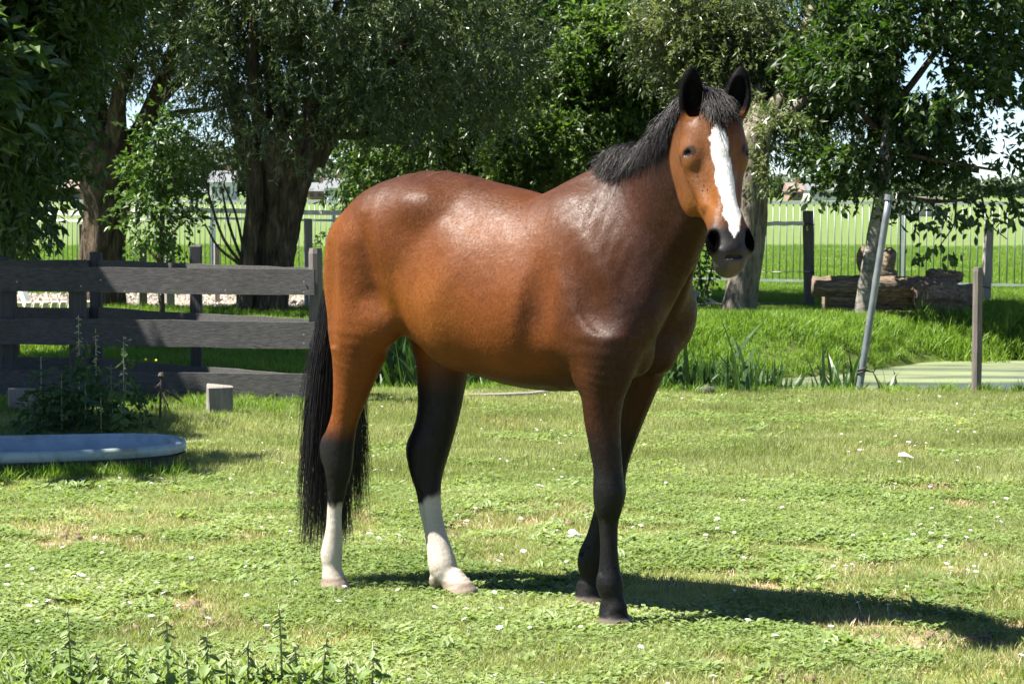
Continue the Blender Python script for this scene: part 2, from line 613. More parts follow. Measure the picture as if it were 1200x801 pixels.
FX0, FX1 = px(-90, 480, 17.50), px(366, 480, 16.85)
ft = thing('paddock_fence', 'black stained board fence with three broad rails in front of the willows', 'fence', (0, 0, 0))
for z0, z1 in ((.790, .968), (.415, .600), (.055, .235)):
    obj('rail', board((FX0.x, 17.50, 0), (FX1.x + .02, 16.87, 0), z0, z1), blackw, ft)
post((px(370, 400, 16.93).x, 16.955, 0), .050, 1.11, darkpost, ft, 'round')
post((px(8, 400, 17.4).x, 17.475, 0), .05, .93, blackv, ft)
post((px(90, 400, 17.3).x, 17.355, 0), .055, .93, blackv, ft)
naild = simple('pale_nail', (.35, .34, .32), rough=.5)
nmb = MB(); nmb.tube([(0, 0, 0), (0, -.006, 0)], .006, 7); nme = nmb.build('nail'); nme.materials.append(naild)
for u_, v_ in ((118, 328), (146, 341), (264, 340), (270, 348), (356, 330), (356, 342), (356, 392), (356, 402), (352, 452), (188, 345), (20, 330), (95, 335), (95, 390), (92, 455)):
    D_ = 17.50 - (u_ + 90) / 456 * .63 - .024
    obj('nail', nme, None, ft, loc=px(u_, v_, D_))
f2t = thing('paddock_fence', 'black board fence running back behind the front rails to a corner post', 'fence', (0, 0, 0))
P0 = px(374, 400, 17.12); P1 = px(112, 400, 18.95); P2 = px(-90, 400, 19.3)
for z0, z1 in ((.795, .968), (.425, .600), (.045, .205)):
    obj('rail', board((P1.x + .04, P1.y, 0), (P0.x - .02, P0.y, 0), z0, z1), blackw, f2t)
    obj('rail', board((P2.x, P2.y, 0), (P1.x - .04, P1.y, 0), z0, z1), blackw, f2t)
post((P1.x + .0, P1.y + .06, 0), .045, 1.035, blackv, f2t)
q = px(229, 400, 18.13)
post((q.x, q.y + .065, 0), .043, 1.105, blackv, f2t)
q = px(6, 400, 19.2)
post((q.x, q.y - .0, 0), .045, .99, blackv, f2t)
# short stubs in front of the fence
st = simple('sawn_stub_wood', (.15, .13, .11), (.26, .235, .205), 6, .85, .4, stretch=(8, 8, 1))
for (u_, D_, w_, h_, lab) in ((258, 15.9, .085, .24, 'short pale sawn post stub in the sun before the bottom rail'), (27, 15.9, .09, .22, 'short grey post stub in the shade behind the bathtub')):
    p = px(u_, 505, D_)
    m = MB()
    vs = []
    for z in (-.1, h_ * .5, h_):
        for a, b in ((-1, -1), (1, -1), (1, 1), (-1, 1)):
            vs.append((a * w_ * (1 + random.uniform(-.07, .07)) , b * .05, z + (random.uniform(-.015, .015) if z == h_ else 0)))
    fs = [(i * 4 + k, i * 4 + (k + 1) % 4, (i + 1) * 4 + (k + 1) % 4, (i + 1) * 4 + k) for i in range(2) for k in range(4)] + [(8, 9, 10, 11)]
    m.add(vs, fs)
    o = obj('post_stub', m.build('post_stub'), st, loc=(p.x, D_, .0), rot=(0, 0, .2))
    tag(o, lab, 'post stub'); bevel(o, .008)

# ------------------------------------------------------------------ bathtub sunk at the fence
enm, nt, b = new_mat('old_enamel')
f = noise(nt, 7, 5, .7); f2 = noise(nt, 60, 3, .6)
c_ = ramp(nt, f, [(.3, (.20, .27, .31)), (.6, (.30, .38, .42)), (.8, (.42, .48, .51))])
c_ = mix(nt, ramp(nt, noise(nt, 3, 6, .75, dist=1.2), [(.52, (0, 0, 0)), (.7, (1, 1, 1))]), c_, (.17, .19, .15))
nt.links.new(c_, b.inputs['Base Color']); b.inputs['Roughness'].default_value = .42
bump(nt, b, f2, .08, .003)


def stadium(L, W, n=40, ex=2.6):
    out = []
    for i in range(n):
        a = 2 * math.pi * i / n
        c, s = math.cos(a), math.sin(a)
        out.append((L * math.copysign(abs(c) ** (2 / ex), c), W * math.copysign(abs(s) ** (2 / ex), s)))
    return out


tubc = px(20, 527, 13.45)
tb = thing('bathtub', 'old blue grey enamel bathtub used as a trough, sunk in the shade before the fence', 'bathtub', (-2.60, 12.92, 0), R(20))
m = MB()
prof = [(.99, .985, .105, 0), (1.0, 1.0, .12, 0), (1.0, 1.0, .145, 0), (.99, .975, .158, 0), (.97, .945, .160, 0), (.955, .915, .150, 0), (.92, .86, .06, 0), (.87, .74, -.05, 0), (.80, .66, -.16, 0), (.5, .4, -.19, 0)]
n_ = 48; vs = []; fs = []
for (a, b_, z, _) in prof:
    for (x_, y_) in stadium(.86 * a, .45 * b_, n_):
        vs.append((x_, y_, z + .012 * n2d(x_ * 3, y_ * 3, 1)))
for i in range(len(prof) - 1):
    for k in range(n_):
        fs.append((i * n_ + k, i * n_ + (k + 1) % n_, (i + 1) * n_ + (k + 1) % n_, (i + 1) * n_ + k))
fs.append(tuple((len(prof) - 1) * n_ + k for k in range(n_)))
m.add(vs, fs)
obj('basin', m.build('basin', True), enm, tb)
m = MB(); vs = []; fs = []
for (a, z) in ((1.0, .10), (.965, .09), (.93, .0), (.88, -.15)):
    for (x_, y_) in stadium(.86 * a * .99, .45 * a * .985, n_):
        vs.append((x_, y_, z))
for i in range(3):
    for k in range(n_):
        fs.append((i * n_ + k, (i + 1) * n_ + k, (i + 1) * n_ + (k + 1) % n_, i * n_ + (k + 1) % n_))
m.add(vs, fs)
obj('skirt', m.build('skirt', True), simple('dark_tub_side', (.05, .055, .05), (.10, .11, .10), 6, .7), tb)  # outer side below the rim, darker than the enamel
for q_ in ((.835, .045), (.838, -.06), (.825, .12)):
    m = MB(); m.tube([(q_[0], q_[1], .15), (q_[0], q_[1], .1625)], [.010, .010], 12)
    obj('tap_hole', m.build('tap_hole'), simple('dark_hole', (.01, .01, .01)), tb)
m = MB(); vs = []
m.add([(x_, y_, .05) for x_, y_ in stadium(.76, .29, 32)], [tuple(range(32))])
wmat, nt, b = new_mat('trough_water')
b.inputs['Base Color'].default_value = (.10, .15, .17, 1); b.inputs['Roughness'].default_value = .06
bump(nt, b, noise(nt, 14, 3, .5), .10, .01)
obj('water', m.build('water'), wmat, tb)

# ------------------------------------------------------------------ things behind the fence
whitep = simple('white_painted_plank', (.70, .70, .67), (.8, .8, .78), 8, .6)
a, b_ = px(29, 343, 25), px(42, 368, 25)
m = MB(); m.tube([(a.x - .11, 25.1, a.z + .2), (b_.x + .06, 24.9, 0)], [.045, .045], 4)
tag(obj('leaning_plank', m.build('leaning_plank'), whitep), 'white plank leaning at a slant behind the shaded left end of the fence', 'plank')
# woodpile with tiles
pl_ = thing('pallet', 'tipped pallet with pale slats lying behind the shaded fence rails', 'pallet', (px(60, 420, 24).x, 24.0, 0), .35)
slat = simple('pale_slat', (.52, .47, .38), (.68, .62, .52), 9, .8, stretch=(8, 1, 1))
tl = Matrix.Rotation(R(-38), 3, 'X')
for k_ in range(9):
    m = MB(); m.box((0, 0, 0), (.055, .62, .018), mat=tl)
    obj('slat', m.build('slat'), slat, pl_, loc=(-.34 + k_ * .085, 0, .24))
for s_ in (-1, 1):
    m = MB(); m.box((0, s_ * .20, -.05), (.78, .05, .07), mat=tl)
    obj('bearer', m.build('bearer'), slat, pl_, loc=(0, 0, .235))
m = MB(); m.box((-.1, .25, .08), (.7, .3, .16)); obj('block', m.build('block'), simple('rough_block', (.22, .17, .12), (.33, .26, .19), 6, .9), pl_)
# weathered posts with tape
posts = [(137, 256, 31.5, .045, greyv, 'pale weathered post right of the first pollard trunk'), (167, 283, 31.3, .05, darkpost, 'dark squat post behind the leafy sapling'),
         (199, 280, 31.3, .055, greyv, 'grey post between the sapling stem and the black corner rail'), (254, 285, 32.4, .035, greyv, 'slim pale post beside the suckers of the thick pollard'),
         (361, 256, 30.2, .05, greyv, 'grey weathered post right of the thick pollard trunk'), (96, 262, 31.6, .04, darkpost, 'dark post half hidden by the first pollard trunk')]
for u_, vt, D_, r, mt, lab in posts:
    p = px(u_, vt, D_)
    o = post((p.x, D_, 0), r, p.z, mt, None, 'square', 'weathered_post', rz=.2)
    tag(o, lab, 'post', 'weathered posts of the taped fence')
tape, nt, b = new_mat('white_fence_tape')
b.inputs['Base Color'].default_value = (.78, .74, .66, 1); b.inputs['Roughness'].default_value = .7


def ribbon(pts, w, twist=0.0):
    m = MB(); vs = []; n = len(pts)
    for i, p in enumerate(pts):
        a = twist * math.sin(i * 1.7) + .15
        p = Vector(p)
        o_ = Vector((0, math.sin(a) * w / 2, math.cos(a) * w / 2))
        vs += [p - o_ - Vector((0, .0012, 0)), p + o_ - Vector((0, .0012, 0)), p + o_ + Vector((0, .0012, 0)), p - o_ + Vector((0, .0012, 0))]
    fs = []
    for i in range(n - 1):
        for k in range(4):
            fs.append((i * 4 + k, i * 4 + (k + 1) % 4, (i + 1) * 4 + (k + 1) % 4, (i + 1) * 4 + k))
    m.add(vs, fs)
    return m.build('tape')


t1 = thing('fence_tape', 'two sagging white fence tapes strung between the weathered posts', 'fence tape', (0, 0, 0))
for vv, w_ in ((248, .062), (257, .030)):
    pts = []
    for u_ in range(-60, 470, 14):
        vq = vv + 1.2 * math.sin(u_ * .02)
        pts.append(px(u_, vq, 31.6 - .003 * u_))
    obj('tape', ribbon(pts, w_, .2), tape, t1)
# tape piece on the right
pR = thing('fence_tape', 'twisted white tape tied to the dark post beside the log pile', 'fence tape', (0, 0, 0))
pts = [px(u_, 262 + .5 * math.sin(u_), 31.2) for u_ in (820, 840, 860, 880, 890, 900, 910, 920, 928, 936, 942)]
m_ = ribbon(pts, .055, .35); obj('tape', m_, tape, pR)

# posts of the right hand side
def named_post(u_, vt, vb, r, mt, lab, shape='square', lean=0.0, name='fence_post', D=None):
    g_ = pg(u_, vb)
    D = D or g_.y
    x_ = (u_ - 600) / FPX * D
    top = px(u_, vt, D).z
    z0 = float(terr(x_, D))
    o = post((x_, D, z0), r, top - z0, mt, None, shape, name, lean=(lean, 0), rz=.15)
    tag(o, lab, 'post')
    return o


named_post(949, 247, 361, .058, darkpost, 'dark square post standing at the left end of the log pile', lean=-.03)
named_post(1155, 262, 360, .052, greyv, 'pale leaning post right of the log pile under the walnut twigs', lean=.04)
named_post(1146, 313, 462, .038, darkpost, 'short dark round post at the near edge of the pond', 'round', lean=.0)
# wire clips on the posts
clipm = simple('rusty_clip', (.03, .025, .02))
for u_, v_ in ((949, 262), (949, 318), (1155, 336)):
    g_ = pg(u_, 361); p = px(u_, v_, g_.y)
    m = MB(); m.tube([(p.x - .075, g_.y - .02, p.z), (p.x - .06, g_.y - .085, p.z + .005), (p.x + .05, g_.y - .08, p.z - .015)], .008, 5)
    tag(obj('wire_insulator', m.build('wire_insulator'), clipm), {262: 'upper black wire clip on the dark post by the logs', 318: 'lower black wire clip on the dark post by the logs', 336: 'black wire clip on the pale leaning post'}[v_], 'clip')
# thin wire between them
m = MB()
a, b_ = px(790, 316, 31.2), px(949, 318, 31.2)
m.tube([a, (a + b_) / 2 + Vector((0, 0, -.02)), b_], .004, 4)
tag(obj('fence_wire', m.build('fence_wire'), simple('white_wire', (.6, .6, .58))), 'thin pale fence wire running left from the dark post', 'wire')

# leaning metal pole
polem = simple('dull_zinc_pole', (.11, .125, .135), (.19, .21, .22), 12, .45, metallic=.4)
D_ = 18.25
a, b_ = px(1003, 463, D_), px(1042, 231, D_)
a.z -= .12
pt = thing('metal_pole', 'dull grey metal pole leaning to the right at the pond edge', 'pole', a)
m = MB(); dv = (b_ - a); m.tube([dv * t for t in (0, .1, .5, .9, 1)], .0265, 12); obj('tube', m.build('tube', True), polem, pt)
m = MB(); m.tube([dv * .985, dv * 1.012], .035, 12); obj('cap', m.build('cap', False), polem, pt)
for f_ in (.185, .20):
    m = MB(); m.tube([dv * f_ + Vector((math.cos(q) * .034, math.sin(q) * .034, .01 * math.cos(q))) for q in np.linspace(0, 6.0, 12)], .007, 5); obj('clamp', m.build('clamp', True), clipm, pt)
m = MB(); m.tube([dv * .19 + Vector((.03, 0, 0)), dv * .19 + Vector((.085, -.01, -.01)), dv * .19 + Vector((.10, -.01, .02))], .006, 5); obj('clamp_bolt', m.build('clamp_bolt', True), clipm, pt)

# edging boards
def ground_board(pts, h, th, mat, name, lab, lift=0.0):
    m = MB(); vs = []; fs = []
    for i, p in enumerate(pts):
        p = Vector(p)
        d = Vector(pts[min(i + 1, len(pts) - 1)]) - Vector(pts[max(i - 1, 0)]); n_ = Vector((-d.y, d.x, 0)).normalized() * th / 2
        for z, s in ((-.05, -1), (-.05, 1), (h, 1), (h, -1)):
            vs.append((p.x + n_.x * s, p.y + n_.y * s, p.z + z + lift))
    for i in range(len(pts) - 1):
        for k in range(4):
            fs.append((i * 4 + k, (i + 1) * 4 + k, (i + 1) * 4 + (k + 1) % 4, i * 4 + (k + 1) % 4))
    fs += [(0, 1, 2, 3), tuple(reversed([(len(pts) - 1) * 4 + k for k in range(4)]))]
    m.add(vs, fs)
    o = obj(name, m.build(name), mat); tag(o, lab, 'board'); bevel(o, .006)


ground_board([pg(u_, v_) for u_, v_ in ((500, 472), (545, 470), (585, 469.5), (622, 468), (655, 464), (700, 461), (740, 459.5))], .055, .06, wood_mat('grey_sleeper', (.15, .14, .125), (.27, .25, .225)), 'edging_board', 'low grey edging board curving through the grass beneath the belly of the horse')
ground_board([pg(u_, v_) for u_, v_ in ((772, 363), (820, 362.5), (868, 361.5), (948, 360.5))], .07, .08, wood_mat('dark_sleeper', (.07, .06, .05), (.13, .115, .10)), 'edging_board', 'dark edging board on the ground between the leaning willow and the post')
ground_board([pg(u_, v_) for u_, v_ in ((208, 525), (240, 522), (300, 521))], .035, .07, wood_mat('pale_edging', (.2, .18, .15), (.33, .3, .26)), 'edging_board', 'pale board lying in the grass right of the bathtub')

# sand heap
g_ = pg(808, 362)
m = MB(); n_ = 30; vs = []; fs = []
for i in range(9):
    t = i / 8
    for k in range(n_):
        a = 2 * math.pi * k / n_
        rx = .62 * t * (1 + .12 * math.sin(3 * a + 1)); ry = .55 * t * (1 + .1 * math.sin(2 * a))
        vs.append((rx * math.cos(a), ry * math.sin(a), .27 * (math.cos(t * math.pi) * .5 + .5) - .02 + random.uniform(-.006, .006)))
for i in range(8):
    for k in range(n_):
        fs.append((i * n_ + k, (i + 1) * n_ + k, (i + 1) * n_ + (k + 1) % n_, i * n_ + (k + 1) % n_))
m.add(vs, fs)
tag(obj('sand_heap', m.build('sand_heap', True), simple('pale_sand', (.34, .29, .24), (.48, .42, .35), 14, .95, .4), loc=(g_.x - .02, g_.y + .55, 0)), 'low heap of pale sand left of the leaning willow trunk', 'sand heap')

# ------------------------------------------------------------------ log pile
barkm, nt, b = new_mat('rotten_log_bark')
f = noise(nt, 5, 7, .72, stretch=(1.2, 7, 7), dist=.5); f2 = noise(nt, 9, 5, .7)
c_ = ramp(nt, f, [(.32, (.045, .032, .024)), (.50, (.19, .14, .095)), (.70, (.42, .33, .235))])
nt.links.new(c_, b.inputs['Base Color']); b.inputs['Roughness'].default_value = .9
bump(nt, b, f, .9, .04)
lp = random.Random(5)


def log(name, a, b_, r0, r1, lab, mat=None, knots=2, seg=26, n=26, rough=.085, amp=.16):
    a, b_ = Vector(a), Vector(b_)
    pts, rad = [], []
    ph = lp.uniform(0, 6)
    for i in range(seg + 1):
        t = i / seg
        p = a.lerp(b_, t) + Vector((0, .02 * math.sin(ph + t * 5), .025 * math.sin(ph * 1.3 + t * 4)))
        pts.append(p); rad.append((r0 + (r1 - r0) * t) * (1 + .06 * math.sin(ph + t * 11)) * (1 if 0 < i < seg else .9))
    m = MB()
    ph2 = lp.uniform(0, 6)
    m.tube(pts, rad, n, rough=rough, lobes=lambda th, t: 1 + amp * math.sin(3 * th + ph2 + t * 2) * .6 + amp * .5 * math.sin(7 * th + ph2 * 2))
    o = obj(name, m.build(name, True), mat or barkm)
    return tag(o, lab, 'log')


DL = 28.6
log('fallen_log', px(952, 333, DL), px(1118, 340, DL + .1), .125, .13, 'long pale split log lying on top of the pile')
log('fallen_log', px(966, 350, DL + .15), px(1128, 360, DL + .35), .17, .22, 'thick rotten crumbling log at the bottom of the pile')
log('fallen_log', px(1078, 345, DL - .35), px(1136, 356, DL + .15), .17, .20, 'dark mossy stub log at the right end of the pile', knots=3, amp=.25)
log('fallen_log', px(1090, 327, DL + .1), px(1126, 322, DL + .3), .085, .06, 'short dark knot log sticking up on the right end of the pile', amp=.3)
# forked stump on top
stt = tag(bpy.data.objects.new('forked_stump', None), 'forked gnarled stump piece standing on the top log behind the thin trunk', 'stump'); C.objects.link(stt)
stt.location = px(1025, 323, DL + .15)
for name, pp, rr_ in (('prong', [(-.02, 0, 0), (-.13, 0, .10), (-.17, 0, .26), (-.10, 0, .36)], [.10, .09, .075, .05]), ('prong', [(.04, 0, 0), (.12, 0, .10), (.16, 0, .22), (.20, 0, .34)], [.12, .12, .10, .07]), ('base', [(-.16, 0, -.02), (0, 0, .03), (.2, 0, .0), (.26, 0, -.04)], [.09, .13, .12, .06])):
    m = MB(); m.tube(_p := [Vector(q) for q in pp], rr_, 14, rough=.13); o = obj(name, m.build(name, True), barkm, stt)
    sm = o.modifiers.new('s', 'SUBSURF'); sm.levels = 1; sm.render_levels = 1
# wood crumbs
m = MB()
for i in range(260):
    u_ = lp.uniform(965, 1100); v_ = lp.uniform(364, 376)
    p = pg(u_, v_); p.z = float(terr(p.x, p.y)) + .012
    M_ = Matrix.Rotation(lp.uniform(0, 6), 3, 'Z') @ Matrix.Rotation(lp.uniform(-.4, .4), 3, 'X')
    m.box(p, (lp.uniform(.03, .10), lp.uniform(.01, .03), lp.uniform(.008, .02)), mat=M_)
tag(obj('wood_crumbs', m.build('wood_crumbs'), simple('wood_crumb', (.3, .22, .14), (.5, .4, .28), 5, .9)), 'pale crumbs of rotten wood spilled before the logs', kind='stuff')
print('fence etc', time.time() - T0)
# ================================================================== TREES
tr_ = np.random.default_rng(77)


def bark(name, c1, c2, c3, stretch=(5, 5, 1.1), b_=.9):
    m, nt, b = new_mat(name)
    f = noise(nt, 3.2, 7, .7, stretch=stretch, dist=.6)
    f2 = noise(nt, 2.0, 4, .6)
    c = ramp(nt, f, [(.35, c1), (.52, c2), (.70, c3)])
    c = mix(nt, .45, c, ramp(nt, f2, [(.3, (.5, .52, .5)), (.7, (1.2, 1.15, 1.05))]), 'MULTIPLY')
    nt.links.new(c, b.inputs['Base Color']); b.inputs['Roughness'].default_value = .92
    b.inputs['Specular IOR Level'].default_value = .2
    bump(nt, b, f, b_, .05)
    return m


willow_bark = bark('willow_bark', (.030, .021, .015), (.095, .070, .050), (.23, .170, .12))
grey_bark = bark('grey_bark', (.065, .055, .045), (.19, .165, .135), (.34, .30, .25))
pale_bark = bark('pale_bark', (.08, .07, .06), (.20, .185, .165), (.33, .31, .28), stretch=(2, 2, 5), b_=.4)
dark_bark = bark('dark_bark', (.03, .024, .018), (.08, .062, .045), (.15, .12, .09))

willow_leaf = leaf_mat('willow_leaves', (.045, .066, .026), (.085, .115, .050), (.155, .180, .100), rough=.34, trans=.30, spec=.6)
silver_leaf = leaf_mat('silver_willow_leaves', (.055, .080, .026), (.120, .150, .062), (.24, .26, .15), rough=.32, trans=.40, spec=.7, tcol=(1.5, 1.6, .8))  # silvery leaves; sunlight on the crown is also put into their colour
ash_leaf = leaf_mat('ash_leaves', (.030, .062, .018), (.062, .112, .030), (.110, .165, .055), rough=.36, trans=.35, spec=.6)
sunlit_leaf = leaf_mat('sunlit_leaves', (.035, .066, .016), (.072, .118, .030), (.130, .175, .055), rough=.42, trans=.5)  # lighter leaf copy for the sunlit crowns, sunlight put into the colour
walnut_leaf = leaf_mat('walnut_leaves', (.018, .038, .010), (.034, .066, .017), (.065, .100, .026), rough=.42, trans=.42, tcol=(1.6, 1.9, .5))
shrub_leaf = leaf_mat('shrub_leaves', (.035, .072, .017), (.070, .125, .028), (.130, .190, .045), rough=.45, trans=.40)


def gnarled(pts, rads, n=26, lobes=.10, seed=0, rough=.02, sub=4):
    """trunk mesh with lengthwise ridges"""
    P_ = _crv([(*p, r) for p, r in zip(pts, rads)], sub)
    r_ = np.random.default_rng(seed)
    ph = r_.uniform(0, 6.28, 4)
    n_ = n; vs = []; fs = []
    prev = None
    for i, row in enumerate(P_):
        p = Vector(row[:3]); d = Vector(P_[min(i + 1, len(P_) - 1)][:3]) - Vector(P_[max(i - 1, 0)][:3]); d.normalize()
        a = Vector((1, 0, 0)) if prev is None else prev
        if prev is None and abs(d.x) > .8:
            a = Vector((0, 0, 1))
        a = (a - d * a.dot(d)).normalized(); prev = a; b_ = d.cross(a)
        t = i / (len(P_) - 1)
        for k in range(n_):
            th = 2 * math.pi * k / n_
            q = 1 + lobes * (math.sin(3 * th + ph[0] + t * 1.5) * .7 + .5 * math.sin(5 * th + ph[1] - t * 2.5) + .45 * math.sin(9 * th + ph[2] + 2 * t)) + rough * r_.normal()
            q += lobes * .6 * math.sin(7 * t + 2 * th + ph[3])
            vs.append(p + (a * math.cos(th) + b_ * math.sin(th)) * row[3] * q)
    for i in range(len(P_) - 1):
        for k in range(n_):
            fs.append((i * n_ + k, i * n_ + (k + 1) % n_, (i + 1) * n_ + (k + 1) % n_, (i + 1) * n_ + k))
    fs.append(tuple(range((len(P_) - 1) * n_, len(P_) * n_)))
    return vs, fs


def _crv(P, n):
    P = np.asarray(P, float)
    Q = np.vstack([2 * P[0] - P[1], P, 2 * P[-1] - P[-2]])
    out = []
    for i in range(1, len(Q) - 2):
        for j in range(n):
            t = j / n
            out.append(0.5 * ((2 * Q[i]) + (-Q[i - 1] + Q[i + 1]) * t + (2 * Q[i - 1] - 5 * Q[i] + 4 * Q[i + 1] - Q[i + 2]) * t * t
                              + (-Q[i - 1] + 3 * Q[i] - 3 * Q[i + 1] + Q[i + 2]) * t ** 3))
    out.append(Q[-2])
    out = np.array(out); out[:, 3] = np.maximum(out[:, 3], .003)
    return out


def ptrunk(name, D, rows, mat, par, seed, lobes=.10, n=26, dy=None):
    """rows: u, v, half width px (photo) at distance D"""
    pts, rads = [], []
    for i, r in enumerate(rows):
        dd_ = D + (dy[i] if dy else 0)
        p = px(r[0], r[1], dd_); pts.append(p - par.location); rads.append(r[2] * dd_ / FPX)
    vs, fs = gnarled([tuple(p) for p in pts], rads, n, lobes, seed)
    m = MB(); m.add(vs, fs)
    return obj(name, m.build(name, True), mat, par)


def twigs(r_, blobs, n, length, per, spread, droop, LW, shell=.5, out=1.0):
    """sample leafy twigs in ellipsoid blobs [(center, radii, weight)] -> leaf arrays + twig polylines"""
    w = np.array([b[2] for b in blobs], float); w /= w.sum()
    idx = r_.choice(len(blobs), n, p=w)
    Cn = np.array([b[0] for b in blobs])[idx]; Rd = np.array([b[1] for b in blobs])[idx]
    u = r_.normal(size=(n, 3)); u /= np.linalg.norm(u, axis=1)[:, None]
    rr = (shell + (1 - shell) * r_.random((n, 1))) if shell > 0 else r_.random((n, 1)) ** .4
    # lumpy: shift by low frequency noise so that clumps and gaps form
    P_ = Cn + u * rr * Rd
    d = u * out + r_.normal(size=(n, 3)) * .5 + np.array([0, 0, droop])
    d /= np.linalg.norm(d, axis=1)[:, None]
    L = length * r_.uniform(.6, 1.3, (n, 1))
    t = r_.random((n, per, 1))
    t = np.sort(t, axis=1)
    sag = np.array([0, 0, -1.0]) * (t ** 2) * L[:, None] * (.35 if droop <= 0 else .1)
    base = P_[:, None] + d[:, None] * t * L[:, None] + sag
    # leaf directions: leaning forward along the twig, fanned out
    ld = d[:, None] * .6 + r_.normal(size=(n, per, 3)) * spread + np.array([0, 0, -.25])
    nor = r_.normal(size=(n, per, 3)) * .7 + np.array([0, 0, .8])
    k = n * per
    LL = LW[0] * r_.uniform(.65, 1.2, k); WW = LW[1] * r_.uniform(.7, 1.2, k)
    return base.reshape(-1, 3), ld.reshape(-1, 3), nor.reshape(-1, 3), LL, WW


def clumpfilter(arr, seed, freq, keep, edge=None):
    """drop leaves where a low frequency noise is low, so the sky shows through"""
    P_ = arr[0]
    v_ = _vn(P_, freq, seed) * .65 + _vn(P_, freq * 2.7, seed + 1) * .35
    m = v_ > keep
    return tuple(a[m] for a in arr)


def _vn(P, scale, seed):
    r = np.random.default_rng(seed)
    n = 24
    G = r.random((n, n, n)).astype(np.float32)
    Q = P * scale
    i = np.floor(Q).astype(int); f = Q - i
    f = f * f * (3 - 2 * f)
    out = 0
    for dx in (0, 1):
        for dy in (0, 1):
            for dz in (0, 1):
                w = (f[:, 0] if dx else 1 - f[:, 0]) * (f[:, 1] if dy else 1 - f[:, 1]) * (f[:, 2] if dz else 1 - f[:, 2])
                out = out + w * G[(i[:, 0] + dx) % n, (i[:, 1] + dy) % n, (i[:, 2] + dz) % n]
    return out


NL = 0


def crown(par, blobs, n, length, per, LW, mat, seed, spread=.55, droop=-.3, shell=.0, keep=.36, freq=1.3, name='crown', cut=None):
    global NL
    r_ = np.random.default_rng(seed)
    bl = [(np.array(b[0]), np.array(b[1]), b[2]) for b in blobs]
    arr = twigs(r_, bl, n, length, per, spread, droop, LW, shell)
    arr = clumpfilter(arr, seed, freq, keep)
    if cut is not None:
        m = cut(arr[0]); arr = tuple(a[m] for a in arr)
    NL += len(arr[0])
    me = leafmesh(name, arr[0] - np.array(par.location), arr[1], arr[2], arr[3], arr[4])
    return obj(name, me, mat, par)


def B(u, v_, D, ru, rv, rd, w=None):
    """blob from photo pixels: centre, half extents in px, depth half extent in m"""
    p = px(u, v_, D); s = D / FPX
    R_ = (ru * s, rd, rv * s)
    return (tuple(p), R_, w if w is not None else R_[0] * R_[1] * R_[2])


def limbs(par, D, rows_list, mat, seed, name='branch'):
    for i, rows in enumerate(rows_list):
        pts = [px(u, v_, D + dy) - par.location for (u, v_, w, dy) in rows]
        rd = [w * D / FPX for (_, _, w, _) in rows]
        vs, fs = gnarled([tuple(p) for p in pts], rd, 9, .06, seed + i, sub=3)
        m = MB(); m.add(vs, fs)
        obj(name, m.build(name, True), mat, par)


# --- big leafed tree at the left edge, close
t = thing('ash_tree', 'big leafed tree at the left edge with its brown trunk half out of frame', 'tree', (px(2, 400, 21.5).x, 21.5, 0))
ptrunk('trunk', 21.5, [(2, 432, 22), (2, 400, 19), (1, 340, 17), (0, 260, 16), (-2, 160, 15), (-5, 60, 13), (-10, -60, 10)], bark('brown_bark', (.06, .042, .028), (.15, .10, .065), (.27, .19, .12)), t, 3, .05)
limbs(t, 21.5, [[(0, 180, 7, 0), (30, 140, 5, -.4), (70, 90, 3, -.8), (100, 70, 2, -1)], [(-3, 120, 7, 0), (-50, 60, 5, .5), (-90, 0, 3, .8)], [(0, 90, 6, 0), (50, 20, 4, .3), (110, -30, 3, .3)]], dark_bark, 5)
crown(t, [B(38, 215, 20.6, 22, 60, .6), B(40, 120, 20.8, 32, 60, .9), B(6, 170, 21, 36, 90, 1.2), B(40, 30, 21, 60, 55, 1.2), B(-60, 60, 21, 80, 130, 1.8), B(60, -40, 21, 90, 50, 1.6)], 2700, .42, 13, (.125, .05), ash_leaf, 41, droop=-.5, keep=.34, freq=1.9)
crown(t, [B(22, 60, 20.0, 34, 45, .4), B(50, 20, 20, 50, 26, .4)], 620, .35, 12, (.115, .046), sunlit_leaf, 42, droop=-.2, keep=.38, freq=2.5, name='sunlit_crown')
crown(t, [B(20, -150, 21, 170, 110, 2.4), B(-140, -60, 20, 140, 150, 2.6), B(-120, 60, 18.5, 110, 90, 1.6)], 2600, .5, 10, (.22, .10), ash_leaf, 43, keep=.30, name='upper_crown')

# boughs of the same tree reaching over the fence and the tub from the left
def W(c, r):
    return (c, r, r[0] * r[1] * r[2])


crown(t, [W((-5.35, 12.85, 3.8), (1.15, .70, .8)), W((-6.2, 14.5, 4.0), (1.3, 1.2, 1.0)), W((-6.55, 17.0, 4.0), (1.35, 1.4, 1.0))], 4200, .45, 12, (.19, .085), ash_leaf, 44, keep=.30, name='side_crown')
vs_, fs_ = gnarled([(0, 0, 2.2), (-1.1, -1.5, 3.2), (-1.9, -3.8, 3.9), (-2.1, -6.4, 4.2)], [.11, .08, .06, .03], 10, .06, 9, sub=3)
m = MB(); m.add(vs_, fs_); obj('branch', m.build('branch', True), dark_bark, t)

